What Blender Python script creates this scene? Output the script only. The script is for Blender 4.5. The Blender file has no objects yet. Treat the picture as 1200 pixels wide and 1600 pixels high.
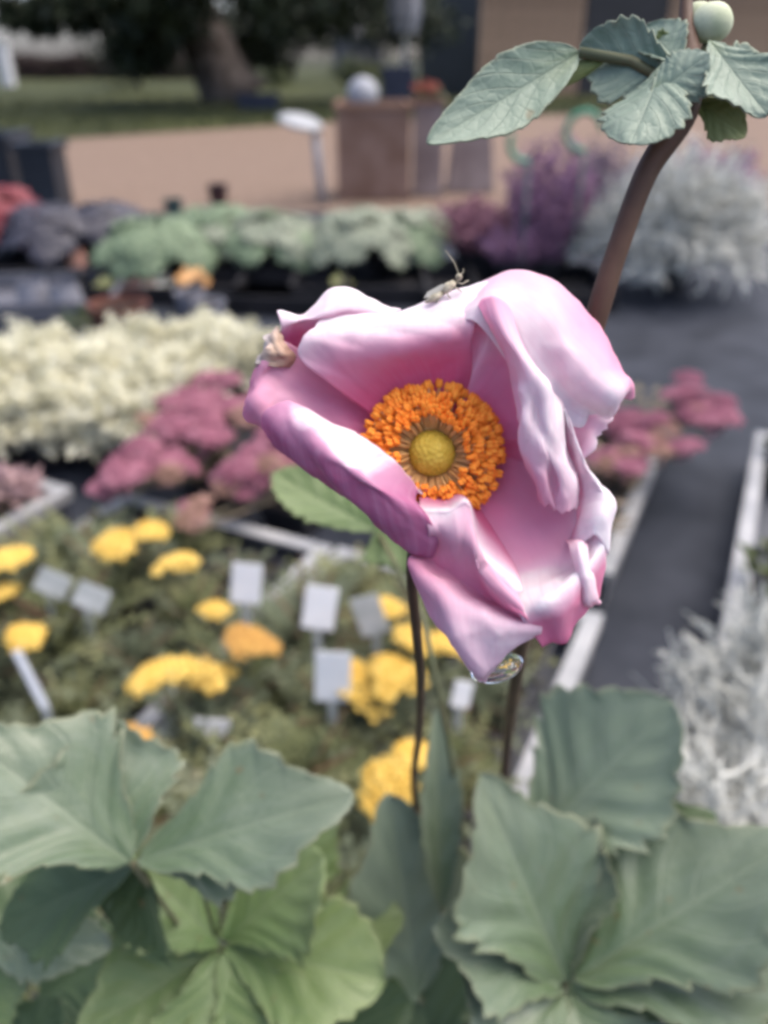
import bpy, bmesh, math, random
import numpy as np
from mathutils import Vector, Matrix, noise
SC = bpy.context.scene
COL = SC.collection
RAD = math.radians
random.seed(7); RNG = np.random.default_rng(11)

# ------------------------------------------------------------------ camera, sky, sun, exposure
CAM_H = 0.72                      # lens height above the ground, metres
FPX = 1256.0                      # focal length in photo pixels (1200 x 1600)
PITCH = math.atan(712 / FPX)      # looking down
cam_d = bpy.data.cameras.new('camera'); cam = bpy.data.objects.new('camera', cam_d); COL.objects.link(cam)
cam.location = (0, 0, CAM_H); cam.rotation_euler = (math.pi/2 - PITCH, 0, 0)
cam_d.sensor_fit = 'VERTICAL'; cam_d.sensor_height = 36; cam_d.lens = 36*FPX/1600
cam_d.clip_start = 0.01; cam_d.clip_end = 400
cam_d.dof.use_dof = True; cam_d.dof.focus_distance = 0.1535; cam_d.dof.aperture_fstop = 10.2
SC.camera = cam
SC.cycles.pixel_filter_type = 'BLACKMAN_HARRIS'; SC.cycles.filter_width = 3.3      # the phone picture is soft throughout
SUN_EL, SUN_AZ = RAD(66), RAD(75)     # azimuth clockwise from +y
world = bpy.data.worlds.new('World'); SC.world = world; world.use_nodes = True
wn = world.node_tree.nodes; wl = world.node_tree.links
sky = wn.new('ShaderNodeTexSky'); sky.sky_type = 'NISHITA'; sky.sun_disc = False
sky.sun_elevation = SUN_EL; sky.sun_rotation = SUN_AZ
sky.air_density = .55; sky.dust_density = 3.5; sky.ozone_density = 0.0
wl.new(sky.outputs[0], wn['Background'].inputs[0]); wn['Background'].inputs[1].default_value = 0.15
sun_d = bpy.data.lights.new('sun', 'SUN'); sun_d.energy = 1.1; sun_d.angle = RAD(80); sun_d.color = (1, .95, .87)
sun = bpy.data.objects.new('sun', sun_d); COL.objects.link(sun); sun.location = (0, 0, 6)
sdir = Vector((math.sin(SUN_AZ)*math.cos(SUN_EL), math.cos(SUN_AZ)*math.cos(SUN_EL), math.sin(SUN_EL)))
sun.rotation_euler = sdir.to_track_quat('Z', 'Y').to_euler()
SC.view_settings.view_transform = 'Standard'; SC.view_settings.look = 'None'
SC.view_settings.gamma = 1; SC.view_settings.use_curve_mapping = False
SC.view_settings.exposure = 1.55

# ------------------------------------------------------------------ measuring helpers
CP, SP = math.cos(PITCH), math.sin(PITCH)
def ray(px, py):
    x = (px-600)/FPX; y = (800-py)/FPX
    return Vector((x, CP + y*SP, -SP + y*CP))
def P(px, py, d):                     # a spot at depth d metres from the lens
    return Vector((0, 0, CAM_H)) + ray(px, py)*d
def G(px, py, z=0.0):                 # a spot at height z
    r = ray(px, py); return Vector((0, 0, CAM_H)) + r*((z-CAM_H)/r.z)
AU = Vector((.430, .903, 0)); AV = Vector((.903, -.430, 0))
def UV(u, v, z=0.0): return AU*u + AV*v + Vector((0, 0, z))
TRAY_RZ = math.atan2(AV.y, AV.x)

# ------------------------------------------------------------------ materials
MATS = {}
def mat(name, c1, c2=None, scale=20, rough=.6, spec=.4, bump=0, bscale=60, transl=0, detail=4, sheen=0, metal=0, c3=None):
    if name in MATS: return MATS[name]
    m = bpy.data.materials.new(name); m.use_nodes = True
    n, l = m.node_tree.nodes, m.node_tree.links
    b = n['Principled BSDF']; out = n['Material Output']
    b.inputs['Roughness'].default_value = rough; b.inputs['Specular IOR Level'].default_value = spec
    b.inputs['Metallic'].default_value = metal
    if sheen: b.inputs['Sheen Weight'].default_value = sheen
    tc = n.new('ShaderNodeTexCoord')
    col = None
    if c2 is not None:
        nz = n.new('ShaderNodeTexNoise'); nz.inputs['Scale'].default_value = scale; nz.inputs['Detail'].default_value = detail
        l.new(tc.outputs['Object'], nz.inputs['Vector'])
        cr = n.new('ShaderNodeValToRGB'); e = cr.color_ramp.elements
        e[0].position = .35; e[0].color = (*c1, 1); e[1].position = .65; e[1].color = (*c2, 1)
        if c3 is not None:
            x = e.new(.78); x.color = (*c3, 1)
        l.new(nz.outputs[0], cr.inputs[0]); col = cr.outputs[0]; l.new(col, b.inputs['Base Color'])
    else:
        b.inputs['Base Color'].default_value = (*c1, 1)
    if bump:
        bz = n.new('ShaderNodeTexNoise'); bz.inputs['Scale'].default_value = bscale; bz.inputs['Detail'].default_value = 5
        l.new(tc.outputs['Object'], bz.inputs['Vector'])
        bp = n.new('ShaderNodeBump'); bp.inputs['Strength'].default_value = bump; bp.inputs['Distance'].default_value = 1/bscale*.3
        l.new(bz.outputs[0], bp.inputs['Height']); l.new(bp.outputs[0], b.inputs['Normal'])
    if transl:
        t = n.new('ShaderNodeBsdfTranslucent'); mx = n.new('ShaderNodeMixShader'); mx.inputs[0].default_value = transl
        if col is not None: l.new(col, t.inputs[0])
        else: t.inputs[0].default_value = (*c1, 1)
        l.new(b.outputs[0], mx.inputs[1]); l.new(t.outputs[0], mx.inputs[2]); l.new(mx.outputs[0], out.inputs[0])
    MATS[name] = m; return m

def ramp_mat(name, stops, rough=.5, spec=.35, transl=.25, vein=(0, 0), veincol=None, bump=.3, bscale=900, mott=.12, edge=None, sheen=0, net=None, sss=0):
    """colour runs from the base of a petal or leaf to its tip (UV x), pigment veins across (UV y)"""
    m = bpy.data.materials.new(name); m.use_nodes = True
    n, l = m.node_tree.nodes, m.node_tree.links
    b = n['Principled BSDF']; out = n['Material Output']
    b.inputs['Roughness'].default_value = rough; b.inputs['Specular IOR Level'].default_value = spec
    if sheen: b.inputs['Sheen Weight'].default_value = sheen
    if sss:
        b.inputs['Subsurface Weight'].default_value = sss; b.inputs['Subsurface Radius'].default_value = (1, .6, .7); b.inputs['Subsurface Scale'].default_value = .0022
    uv = n.new('ShaderNodeUVMap'); uv.uv_map = 'UVMap'; sx = n.new('ShaderNodeSeparateXYZ'); l.new(uv.outputs[0], sx.inputs[0])
    tc = n.new('ShaderNodeTexCoord')
    nz = n.new('ShaderNodeTexNoise'); nz.inputs['Scale'].default_value = 70; nz.inputs['Detail'].default_value = 5
    l.new(tc.outputs['Object'], nz.inputs['Vector'])
    ad = n.new('ShaderNodeMath'); ad.operation = 'MULTIPLY_ADD'; ad.inputs[1].default_value = mott*2; l.new(nz.outputs[0], ad.inputs[0])
    sb = n.new('ShaderNodeMath'); sb.operation = 'SUBTRACT'; sb.inputs[1].default_value = mott; l.new(sx.outputs[0], sb.inputs[0]); l.new(sb.outputs[0], ad.inputs[2])
    cr = n.new('ShaderNodeValToRGB'); e = cr.color_ramp.elements
    while len(e) < len(stops): e.new(.5)
    for q, (p, c) in enumerate(stops): e[q].position = p; e[q].color = (*c, 1)
    l.new(ad.outputs[0], cr.inputs[0]); col = cr.outputs[0]
    hgt = None
    if vein[0]:
        mp = n.new('ShaderNodeCombineXYZ'); mx_ = n.new('ShaderNodeMath'); mx_.operation = 'MULTIPLY'; mx_.inputs[1].default_value = 1.6
        l.new(sx.outputs[0], mx_.inputs[0]); my_ = n.new('ShaderNodeMath'); my_.operation = 'MULTIPLY'; my_.inputs[1].default_value = vein[0]
        l.new(sx.outputs[1], my_.inputs[0]); l.new(mx_.outputs[0], mp.inputs[0]); l.new(my_.outputs[0], mp.inputs[1])
        vz = n.new('ShaderNodeTexNoise'); vz.inputs['Scale'].default_value = 1; vz.inputs['Detail'].default_value = 3; l.new(mp.outputs[0], vz.inputs['Vector'])
        vr = n.new('ShaderNodeMapRange'); vr.inputs[1].default_value = .45; vr.inputs[2].default_value = .7; vr.inputs[4].default_value = vein[1]
        l.new(vz.outputs[0], vr.inputs[0])
        mc = n.new('ShaderNodeMix'); mc.data_type = 'RGBA'; l.new(vr.outputs[0], mc.inputs[0]); l.new(col, mc.inputs[6]); mc.inputs[7].default_value = (*veincol, 1)
        col = mc.outputs[2]; hgt = vz.outputs[0]
    if edge is not None:      # narrow coloured margin
        d1 = n.new('ShaderNodeMath'); d1.operation = 'SUBTRACT'; d1.inputs[1].default_value = .5; l.new(sx.outputs[1], d1.inputs[0])
        d2 = n.new('ShaderNodeMath'); d2.operation = 'ABSOLUTE'; l.new(d1.outputs[0], d2.inputs[0])
        er = n.new('ShaderNodeMapRange'); er.inputs[1].default_value = .45; er.inputs[2].default_value = .5; er.inputs[4].default_value = .4; l.new(d2.outputs[0], er.inputs[0])
        me_ = n.new('ShaderNodeMix'); me_.data_type = 'RGBA'; l.new(er.outputs[0], me_.inputs[0]); l.new(col, me_.inputs[6]); me_.inputs[7].default_value = (*edge, 1)
        col = me_.outputs[2]
    nh = None
    if net is not None:       # midrib, side veins and the fine net between them
        u2 = n.new('ShaderNodeUVMap'); u2.uv_map = 'VeinUV'; s2 = n.new('ShaderNodeSeparateXYZ'); l.new(u2.outputs[0], s2.inputs[0])
        def M(op, a, b_=None, c_=None):
            x = n.new('ShaderNodeMath'); x.operation = op
            for q_, v_ in enumerate((a, b_, c_)):
                if v_ is None: continue
                if isinstance(v_, (int, float)): x.inputs[q_].default_value = v_
                else: l.new(v_, x.inputs[q_])
            return x.outputs[0]
        at = M('ABSOLUTE', M('MULTIPLY_ADD', s2.outputs[1], 2, -1))
        ph = M('MULTIPLY', M('MULTIPLY_ADD', at, -.34, s2.outputs[0]), 6.5)
        sv = M('MULTIPLY', M('ABSOLUTE', M('SUBTRACT', M('FRACT', ph), .5)), 2)
        l1 = n.new('ShaderNodeMapRange'); l1.inputs[1].default_value = .13; l1.inputs[2].default_value = .02; l.new(sv, l1.inputs[0])
        l2 = n.new('ShaderNodeMapRange'); l2.inputs[1].default_value = .05; l2.inputs[2].default_value = .015; l.new(at, l2.inputs[0])
        vo = n.new('ShaderNodeTexVoronoi'); vo.feature = 'DISTANCE_TO_EDGE'; vo.inputs['Scale'].default_value = 330; l.new(tc.outputs['Object'], vo.inputs['Vector'])
        l3 = n.new('ShaderNodeMapRange'); l3.inputs[1].default_value = .14; l3.inputs[2].default_value = .0; l3.inputs[4].default_value = .22; l.new(vo.outputs['Distance'], l3.inputs[0])
        vm = M('MAXIMUM', M('MAXIMUM', l1.outputs[0], l2.outputs[0]), l3.outputs[0])
        mn = n.new('ShaderNodeMix'); mn.data_type = 'RGBA'; l.new(M('MULTIPLY', vm, .38), mn.inputs[0]); l.new(col, mn.inputs[6]); mn.inputs[7].default_value = (*net, 1); col = mn.outputs[2]
        sp = n.new('ShaderNodeTexNoise'); sp.inputs['Scale'].default_value = 130; sp.inputs['Detail'].default_value = 2; l.new(tc.outputs['Object'], sp.inputs['Vector'])
        l4 = n.new('ShaderNodeMapRange'); l4.inputs[1].default_value = .70; l4.inputs[2].default_value = .76; l4.inputs[4].default_value = .6; l.new(sp.outputs[0], l4.inputs[0])
        ms = n.new('ShaderNodeMix'); ms.data_type = 'RGBA'; l.new(l4.outputs[0], ms.inputs[0]); l.new(col, ms.inputs[6]); ms.inputs[7].default_value = (.12, .085, .03, 1); col = ms.outputs[2]
        nh = M('MULTIPLY', vm, -1)
    l.new(col, b.inputs['Base Color'])
    bz = n.new('ShaderNodeTexNoise'); bz.inputs['Scale'].default_value = bscale; bz.inputs['Detail'].default_value = 4
    l.new(tc.outputs['Object'], bz.inputs['Vector'])
    bp = n.new('ShaderNodeBump'); bp.inputs['Strength'].default_value = bump; bp.inputs['Distance'].default_value = .0006
    l.new(bz.outputs[0], bp.inputs['Height'])
    if hgt is not None:
        b2 = n.new('ShaderNodeBump'); b2.inputs['Strength'].default_value = bump; b2.inputs['Distance'].default_value = .0006
        if nh is not None: hgt = nh; b2.inputs['Strength'].default_value = .45
        l.new(hgt, b2.inputs['Height']); l.new(bp.outputs[0], b2.inputs['Normal']); l.new(b2.outputs[0], b.inputs['Normal'])
    else: l.new(bp.outputs[0], b.inputs['Normal'])
    t = n.new('ShaderNodeBsdfTranslucent'); l.new(col, t.inputs[0])
    mx = n.new('ShaderNodeMixShader'); mx.inputs[0].default_value = transl
    l.new(b.outputs[0], mx.inputs[1]); l.new(t.outputs[0], mx.inputs[2]); l.new(mx.outputs[0], out.inputs[0])
    return m

def glass(name, ior=1.333, col=(1, 1, 1)):
    m = bpy.data.materials.new(name); m.use_nodes = True
    b = m.node_tree.nodes['Principled BSDF']; b.inputs['Base Color'].default_value = (*col, 1)
    b.inputs['Transmission Weight'].default_value = 1; b.inputs['Roughness'].default_value = .0; b.inputs['IOR'].default_value = ior
    return m

# ------------------------------------------------------------------ object helpers
def tag(o, label=None, cat=None, group=None, kind=None):
    if label: o['label'] = label
    if cat: o['category'] = cat
    if group: o['group'] = group
    if kind: o['kind'] = kind
    return o
def empty(name, loc, rz=0, parent=None):
    o = bpy.data.objects.new(name, None); COL.objects.link(o); o.location = loc; o.rotation_euler = (0, 0, rz)
    o.empty_display_size = .02
    if parent: o.parent = parent
    return o
class MB:
    def __init__(s): s.v = []; s.f = []; s.mi = []
    def add(s, verts, faces, mi=0):
        k = len(s.v); s.v.extend([tuple(v) for v in verts]); s.f.extend([tuple(i+k for i in f) for f in faces]); s.mi.extend([mi]*len(faces))
    def box(s, c, size, rz=0, taper=1.0, mi=0):
        x, y, z = size[0]/2, size[1]/2, size[2]/2; ca, sa = math.cos(rz), math.sin(rz); vs = []
        for dz, k in ((-z, 1), (z, taper)):
            for dx, dy in ((-x, -y), (x, -y), (x, y), (-x, y)):
                X, Y = dx*k, dy*k; vs.append((c[0]+X*ca-Y*sa, c[1]+X*sa+Y*ca, c[2]+dz))
        s.add(vs, [(3, 2, 1, 0), (4, 5, 6, 7), (0, 1, 5, 4), (1, 2, 6, 5), (2, 3, 7, 6), (3, 0, 4, 7)], mi)
    def tube(s, pts, rad, n=6, cap=True, mi=0):
        pts = [Vector(p) for p in pts]; m = len(pts); vs = []; fs = []
        if not isinstance(rad, (list, tuple)): rad = [rad]*m
        ref = Vector((0, 0, 1))
        for i, p in enumerate(pts):
            t = (pts[min(i+1, m-1)] - pts[max(i-1, 0)]).normalized()
            if i == 0: a = t.cross(ref) if abs(t.dot(ref)) < .95 else t.cross(Vector((1, 0, 0)))
            else: a = a - t*a.dot(t)
            a.normalize(); b = t.cross(a)
            for k in range(n):
                q = 2*math.pi*k/n; vs.append(p + (a*math.cos(q) + b*math.sin(q))*rad[i])
        for i in range(m-1):
            for k in range(n): fs.append((i*n+k, i*n+(k+1) % n, (i+1)*n+(k+1) % n, (i+1)*n+k))
        if cap: fs.append(tuple(range(n-1, -1, -1))); fs.append(tuple((m-1)*n+k for k in range(n)))
        s.add(vs, fs, mi)
    def lathe(s, prof, c=(0, 0, 0), n=24, mi=0):
        vs = [(c[0]+r*math.cos(2*math.pi*k/n), c[1]+r*math.sin(2*math.pi*k/n), c[2]+z) for r, z in prof for k in range(n)]
        fs = [(i*n+k, i*n+(k+1) % n, (i+1)*n+(k+1) % n, (i+1)*n+k) for i in range(len(prof)-1) for k in range(n)]
        s.add(vs, fs, mi)
    def ball(s, c, r, n=8, m=5, sq=(1, 1, 1), mi=0):
        vs = []; fs = []
        for i in range(m+1):
            th = math.pi*i/m
            for k in range(n):
                q = 2*math.pi*k/n
                vs.append((c[0]+r*sq[0]*math.sin(th)*math.cos(q), c[1]+r*sq[1]*math.sin(th)*math.sin(q), c[2]+r*sq[2]*math.cos(th)))
        for i in range(m):
            for k in range(n): fs.append((i*n+k, (i+1)*n+k, (i+1)*n+(k+1) % n, i*n+(k+1) % n))
        s.add(vs, fs, mi)
    def octa(s, c, r, mi=0):
        c = Vector(c); s.add([c+Vector(d)*r for d in ((1, 0, 0), (0, 1, 0), (-1, 0, 0), (0, -1, 0), (0, 0, 1), (0, 0, -1))],
                             [(0, 1, 4), (1, 2, 4), (2, 3, 4), (3, 0, 4), (1, 0, 5), (2, 1, 5), (3, 2, 5), (0, 3, 5)], mi)
    def leaf(s, c, d, nrm, L, W, fold=.15, mi=0):
        """small pointed leaf of four faces, folded on the midrib"""
        c, d, nrm = Vector(c), Vector(d).normalized(), Vector(nrm)
        sd = d.cross(nrm)
        if sd.length < 1e-4: sd = d.cross(Vector((1, .3, .2)))
        sd.normalize(); up = sd.cross(d)
        m1 = c + d*L*.45 - up*W*fold
        s.add([c, c+d*L*.4+sd*W*.5, c+d*L, c+d*L*.4-sd*W*.5, m1], [(0, 1, 4), (1, 2, 4), (2, 3, 4), (3, 0, 4)], mi)
    def mesh(s, name, mats, smooth=True):
        me = bpy.data.meshes.new(name); me.from_pydata(s.v, [], s.f)
        for m in (mats if isinstance(mats, (list, tuple)) else [mats]): me.materials.append(m)
        if s.mi and max(s.mi): me.polygons.foreach_set('material_index', s.mi)
        if smooth: me.polygons.foreach_set('use_smooth', [True]*len(me.polygons))
        me.update(); return me
    def build(s, name, mats, parent=None, smooth=True, loc=None, bevel=0):
        o = bpy.data.objects.new(name, s.mesh(name, mats, smooth)); COL.objects.link(o)
        if parent: o.parent = parent
        if loc is not None: o.location = loc
        if bevel:
            md = o.modifiers.new('bevel', 'BEVEL'); md.width = bevel; md.segments = 2; md.limit_method = 'ANGLE'
        return o
def inst(name, me, parent=None, loc=(0, 0, 0), rot=(0, 0, 0), scale=1):
    o = bpy.data.objects.new(name, me); COL.objects.link(o); o.parent = parent; o.location = loc; o.rotation_euler = rot
    o.scale = (scale,)*3 if not isinstance(scale, (tuple, list)) else scale
    return o
def kids(o): return [c for c in bpy.data.objects if c.parent == o]
def copy_tree(o, loc, rz, label=None, scale=None):
    c = o.copy(); COL.objects.link(c); c.location = loc; c.rotation_euler = (0, 0, rz)
    if label: c['label'] = label
    if scale: c.scale = (scale,)*3
    for ch in kids(o):
        d = ch.copy(); COL.objects.link(d); d.parent = c
        for g in kids(ch):
            e = g.copy(); COL.objects.link(e); e.parent = d
    return c
def rdir(up=0.0):
    v = Vector((random.gauss(0, 1), random.gauss(0, 1), random.gauss(0, 1)+up)); return v.normalized()

def cr_weights(n, samples):
    """Catmull-Rom sampling of n rows at the given resolution: matrix (samples x n)"""
    M = np.zeros((samples, n))
    for i, t in enumerate(np.linspace(0, n-1, samples)):
        k = min(int(t), n-2); f = t-k
        w = [-.5*f+f*f-.5*f**3, 1-2.5*f*f+1.5*f**3, .5*f+2*f*f-1.5*f**3, -.5*f*f+.5*f**3]
        for j, ww in zip((k-1, k, k+1, k+2), w):
            if j < 0: M[i, 0] += 2*ww; M[i, 1] -= ww
            elif j > n-1: M[i, n-1] += 2*ww; M[i, n-2] -= ww
            else: M[i, j] += ww
    return M
def grid_object(name, pts, mats, parent, thick=0, uv=True, uvs=None, offset=0, uv2=None):
    """a sheet from an (R, C, 3) array of points, UV x along rows, y across"""
    R, C = pts.shape[:2]
    v = pts.reshape(-1, 3); i = np.arange((R-1)*(C-1)); r, c = i//(C-1), i % (C-1)
    f = np.stack([r*C+c, r*C+c+1, (r+1)*C+c+1, (r+1)*C+c], 1)
    me = bpy.data.meshes.new(name); me.from_pydata(v.tolist(), [], f.tolist())
    for m in mats: me.materials.append(m)
    me.polygons.foreach_set('use_smooth', [True]*len(f))
    ul = me.uv_layers.new(name='UVMap'); U = (np.repeat(np.linspace(0, 1, R), C), np.tile(np.linspace(0, 1, C), R)) if uvs is None else uvs
    lv = np.empty(len(me.loops), int); me.loops.foreach_get('vertex_index', lv)
    ul.data.foreach_set('uv', np.stack([U[0][lv], U[1][lv]], 1).ravel())
    if uv2 is not None:
        u2 = me.uv_layers.new(name='VeinUV'); u2.data.foreach_set('uv', np.stack([uv2[0][lv], uv2[1][lv]], 1).ravel())
    o = bpy.data.objects.new(name, me); COL.objects.link(o)
    if parent: o.parent = parent
    if thick:
        sd = o.modifiers.new('thickness', 'SOLIDIFY'); sd.thickness = thick; sd.offset = offset; sd.material_offset = 1 if len(mats) > 1 else 0
        sd.material_offset_rim = 0
    return o

# ------------------------------------------------------------------ the setting
def sheet(name, pts, z, m, kind='structure'):
    b = MB(); b.add([(x, y, z) for x, y in pts], [tuple(range(len(pts)))]); return tag(b.build(name, m, smooth=False), kind=kind)
def weave_mat():
    m = mat('ground_fabric', (.010, .013, .020), (.026, .030, .041), 9, .66, .18, .25, 500)
    return m
M_soil = mat('soil', (.012, .009, .007), (.035, .025, .018), 90, .9, .2, .8, 150)
sheet('ground', [(-200, -60), (200, -60), (200, 340), (-200, 340)], -.012, mat('far_earth', (.025, .03, .016), (.045, .045, .025), .6, .9, .1))
fab = sheet('weed_fabric', [(-3.2, -1.5), (3.2, -1.5), (4.4, 4.6), (-4.2, 4.45)], 0, weave_mat())
grv = sheet('gravel_path', [(-9, 2.4), (9, 2.4), (11, 14.0), (3.9, 13.4), (-.8, 11.2), (-3.6, 8.5), (-9, 5.6)], -.006,
            mat('gravel', (.120, .084, .062), (.19, .138, .107), 26, .9, .15, .9, 70, detail=9, c3=(.24, .19, .165)))
lawn = sheet('lawn', [(-40, 5), (-3.6, 8.5), (-.8, 11.2), (3.9, 13.4), (40, 15), (40, 60), (-40, 60)], -.003,
             mat('lawn', (.025, .030, .012), (.052, .058, .02), .5, .9, .1))
# grass blades on the verge
b = MB()
for _ in range(9000):
    x = random.uniform(-9, 5); y = random.uniform(6.5, 17)
    e = np.interp(x, [-9, -3.6, -.8, 3.9], [5.6, 8.5, 11.2, 13.4])
    if y < e+.05: continue
    h = random.uniform(.05, .13); a = random.uniform(0, 6.28); w = .012
    b.add([(x-w*math.cos(a), y-w*math.sin(a), 0), (x+w*math.cos(a), y+w*math.sin(a), 0), (x+random.uniform(-.05, .05), y+random.uniform(-.05, .05), h)], [(0, 1, 2)])
tag(b.build('grass', mat('grass_blade', (.025, .034, .012), (.058, .068, .022), .8, .7, .3), smooth=False), 'short rough grass along the edge of the gravel', 'grass', kind='stuff')

# ------------------------------------------------------------------ far background
def foliage_blob(b, c, r, n, L, squash=.8, core=.5):
    c = Vector(c)
    for _ in range(n):
        d = rdir(); k = (core + (1-core)*random.random())
        k *= 1 + .25*math.sin(d.x*5+c.x)*math.cos(d.z*4+c.y)
        p = c + Vector((d.x*r, d.y*r, d.z*r*squash))*k
        b.leaf(p, rdir(-.4), (d+rdir()*.7), L*random.uniform(.6, 1.3), L*random.uniform(.4, .7))
M_bark = mat('bark', (.05, .04, .035), (.13, .11, .10), 6, .9, .2, 1, 14)
M_dark = mat('dark_leaves', (.010, .018, .010), (.03, .042, .018), 3, .6, .3)
M_mid = mat('shrub_leaves', (.03, .045, .016), (.08, .095, .03), 2, .6, .3)
def tree(label, base, trunk_pts, rads, blobs, L, n, m_leaf):
    t = empty('tree', base)
    tb = MB(); tb.tube([Vector(p) for p in trunk_pts], rads, 12); 
    top = Vector(trunk_pts[-1])
    for c, r in blobs[:7]:
        mid = (top+Vector(c))/2 + Vector((0, 0, -.1)); tb.tube([top-Vector((0, 0, .3)), mid, c], [rads[-1]*.5, rads[-1]*.3, .03], 7)
    tb.build('trunk', M_bark, t)
    cb = MB()
    for c, r in blobs: foliage_blob(cb, c, r, n, L, core=.35)
    cb.build('crown', m_leaf, t, smooth=False)
    return tag(t, label, 'tree')
def rel(px, py, d, base): return P(px, py, d) - base
tb0 = G(345, 160); tb0.z = 0
bl = []
for px, py, d, r in [(180, -60, 11, .9), (120, -90, 10.5, .8), (260, -40, 11.5, 1.0), (420, -40, 11, .9), (520, -90, 11, 1.0), (620, -110, 11.5, .9), (340, -150, 10.5, 1.3),
                     (215, 20, 12.5, .55), (70, -70, 11, .45), (235, 60, 14, .6), (400, 60, 15, .8), (450, 10, 14, .9), (120, 5, 13, .55), (65, 25, 13, .28), (210, 75, 13.5, .5), (540, 0, 14, 1.0), (640, 20, 15, .9), (20, 20, 13, .22), (250, 0, 13, .8)]:
    bl.append((rel(px, py, d, tb0), r))
tree('old tree with a thick leaning grey trunk beside the gravel', tb0,
     [(.25, 0, 0), (.1, 0, .3), (-.1, 0, .75), (-.35, .05, 1.4), (-.5, .1, 2.2)], [.72, .52, .46, .43, .38], bl, .20, 900, M_dark)
def shrub(label, px, py, z, r, L, n, m, sq=.8, name='shrub'):
    c = G(px, py, 0); t = empty(name, c)
    s = MB()
    for k in range(5): s.tube([(0, 0, 0), (random.uniform(-.3, .3)*r, random.uniform(-.3, .3)*r, r*.5), (random.uniform(-.7, .7)*r, random.uniform(-.7, .7)*r, r*1.1)], [.03*r, .02*r, .008*r], 5)
    s.build('stem', M_bark, t); f = MB()
    foliage_blob(f, (0, 0, z), r, n, L, sq, .3); f.build('foliage', m, t, smooth=False)
    return tag(t, label, 'shrub')
shrub('dense dark evergreen shrub beside the tree trunk', 218, 140, 1.3, 1.5, .16, 2600, M_dark)
shrub('dark rounded shrub between the trunk and the shed', 455, 128, 1.9, 1.9, .2, 3000, M_dark)
shrub('low olive shrub at the back of the lawn', 560, 134, .35, .8, .12, 1300, M_mid, .5)
shrub('tall dark shrub next to the slatted building', 700, 126, 2.0, 1.7, .2, 3000, M_dark, 1.1)
shrub('small olive bush in front of the dark shrub', 432, 140, .35, .5, .08, 900, M_mid)
shrub('broad dark shrub standing behind the folded parasol', 590, 122, 2.6, 1.9, .22, 2600, M_dark, .9)
# brown hedge, far shed, pale post
h0 = G(110, 124); hedge = empty('hedge', (h0.x, h0.y, 0)); hb = MB()
for _ in range(9000):
    x = random.uniform(-1.9, 4.5); z = abs(random.gauss(0, 1)); hb.leaf((x, random.uniform(-.3, .3), random.uniform(0, .72)+.05*math.sin(x*3)), rdir(), rdir(.5), .11, .07)
hb.build('foliage', mat('brown_hedge', (.035, .022, .02), (.07, .045, .04), 2, .7, .2), hedge, smooth=False)
sb = MB()
for k in range(8): sb.tube([(-1.7+k*.86, 0, 0), (-1.7+k*.86+.03, .02, .4)], [.03, .012], 5)
sb.build('stem', M_bark, hedge); tag(hedge, 'low purplish brown hedge behind the grass verge', 'hedge')
p0 = G(14, 135); post = empty('gate_post', p0); q = MB(); q.box((0, 0, .5), (.30, .30, 1.0)); q.build('shaft', mat('pale_render', (.45, .46, .47), (.58, .58, .58), 5, .8), post, False, bevel=.01)
q = MB(); q.box((0, 0, 1.03), (.38, .38, .06)); q.build('cap', MATS['pale_render'], post, False, bevel=.01); tag(post, 'pale rendered gate post at the end of the brown hedge', 'post')
s0 = G(560, 112); shed = empty('shed', (s0.x, s0.y, 0))
q = MB(); q.box((0, 0, .85), (2.6, 2.0, 1.7)); q.build('wall', mat('grey_boards', (.06, .06, .07), (.10, .10, .11), 3, .8), shed, False)
q = MB(); q.add([(-1.5, -1.2, 1.7), (1.5, -1.2, 1.7), (1.5, 1.2, 1.7), (-1.5, 1.2, 1.7), (-1.5, 0, 2.5), (1.5, 0, 2.5)], [(0, 1, 5, 4), (2, 3, 4, 5), (0, 4, 3), (1, 2, 5), (3, 2, 1, 0)])
q.build('roof', mat('grey_roof', (.13, .13, .15), (.2, .2, .22), 4, .7), shed, False); tag(shed, 'grey shed with a pitched roof beyond the lawn', 'shed')
# slatted timber building
bp0 = G(748, 152); bp1 = G(1260, 140); bx = (bp1-bp0); Lb = bx.length; brz = math.atan2(bx.y, bx.x)
bld = empty('slatted_building', (bp0.x, bp0.y, 0), brz)
M_slat = mat('larch_slat', (.22, .15, .105), (.34, .245, .175), 4, .75, .3)
M_black = mat('black_sheet', (.006, .007, .010), (.012, .013, .018), 3, .5, .3)
q = MB(); q.box((Lb/2, 1.3, 1.3), (Lb, 2.4, 2.6)); q.build('wall', M_black, bld, False)
q = MB(); q.box((Lb/2, 1.2, 2.68), (Lb+.3, 2.9, .14)); q.build('roof', mat('roof_felt', (.03, .03, .035)), bld, False)
sm = MB(); sm.box((0, 0, 1.29), (.085, .06, 2.56)); slat_me = sm.mesh('slat', M_slat, False)
dx0 = (G(926, 150)-bp0).length; dx1 = (G(1062, 147)-bp0).length
x = .04
while x < Lb-.02:
    if not (dx0 < x < dx1): inst('slat', slat_me, bld, (x, .07+random.uniform(-.004, .004), 0))
    x += .15
q = MB(); q.box(((dx0+dx1)/2, .085, 1.1), (dx1-dx0-.06, .04, 2.2)); dd = q.build('door', M_black, bld, False)
q = MB(); q.box((dx0+.14, .05, 1.05), (.03, .03, .2)); q.build('handle', mat('steel', (.3, .3, .3), rough=.4, metal=1), dd, False)
tag(bld, 'timber building clad in thin vertical slats with a black doorway', 'building')
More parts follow.
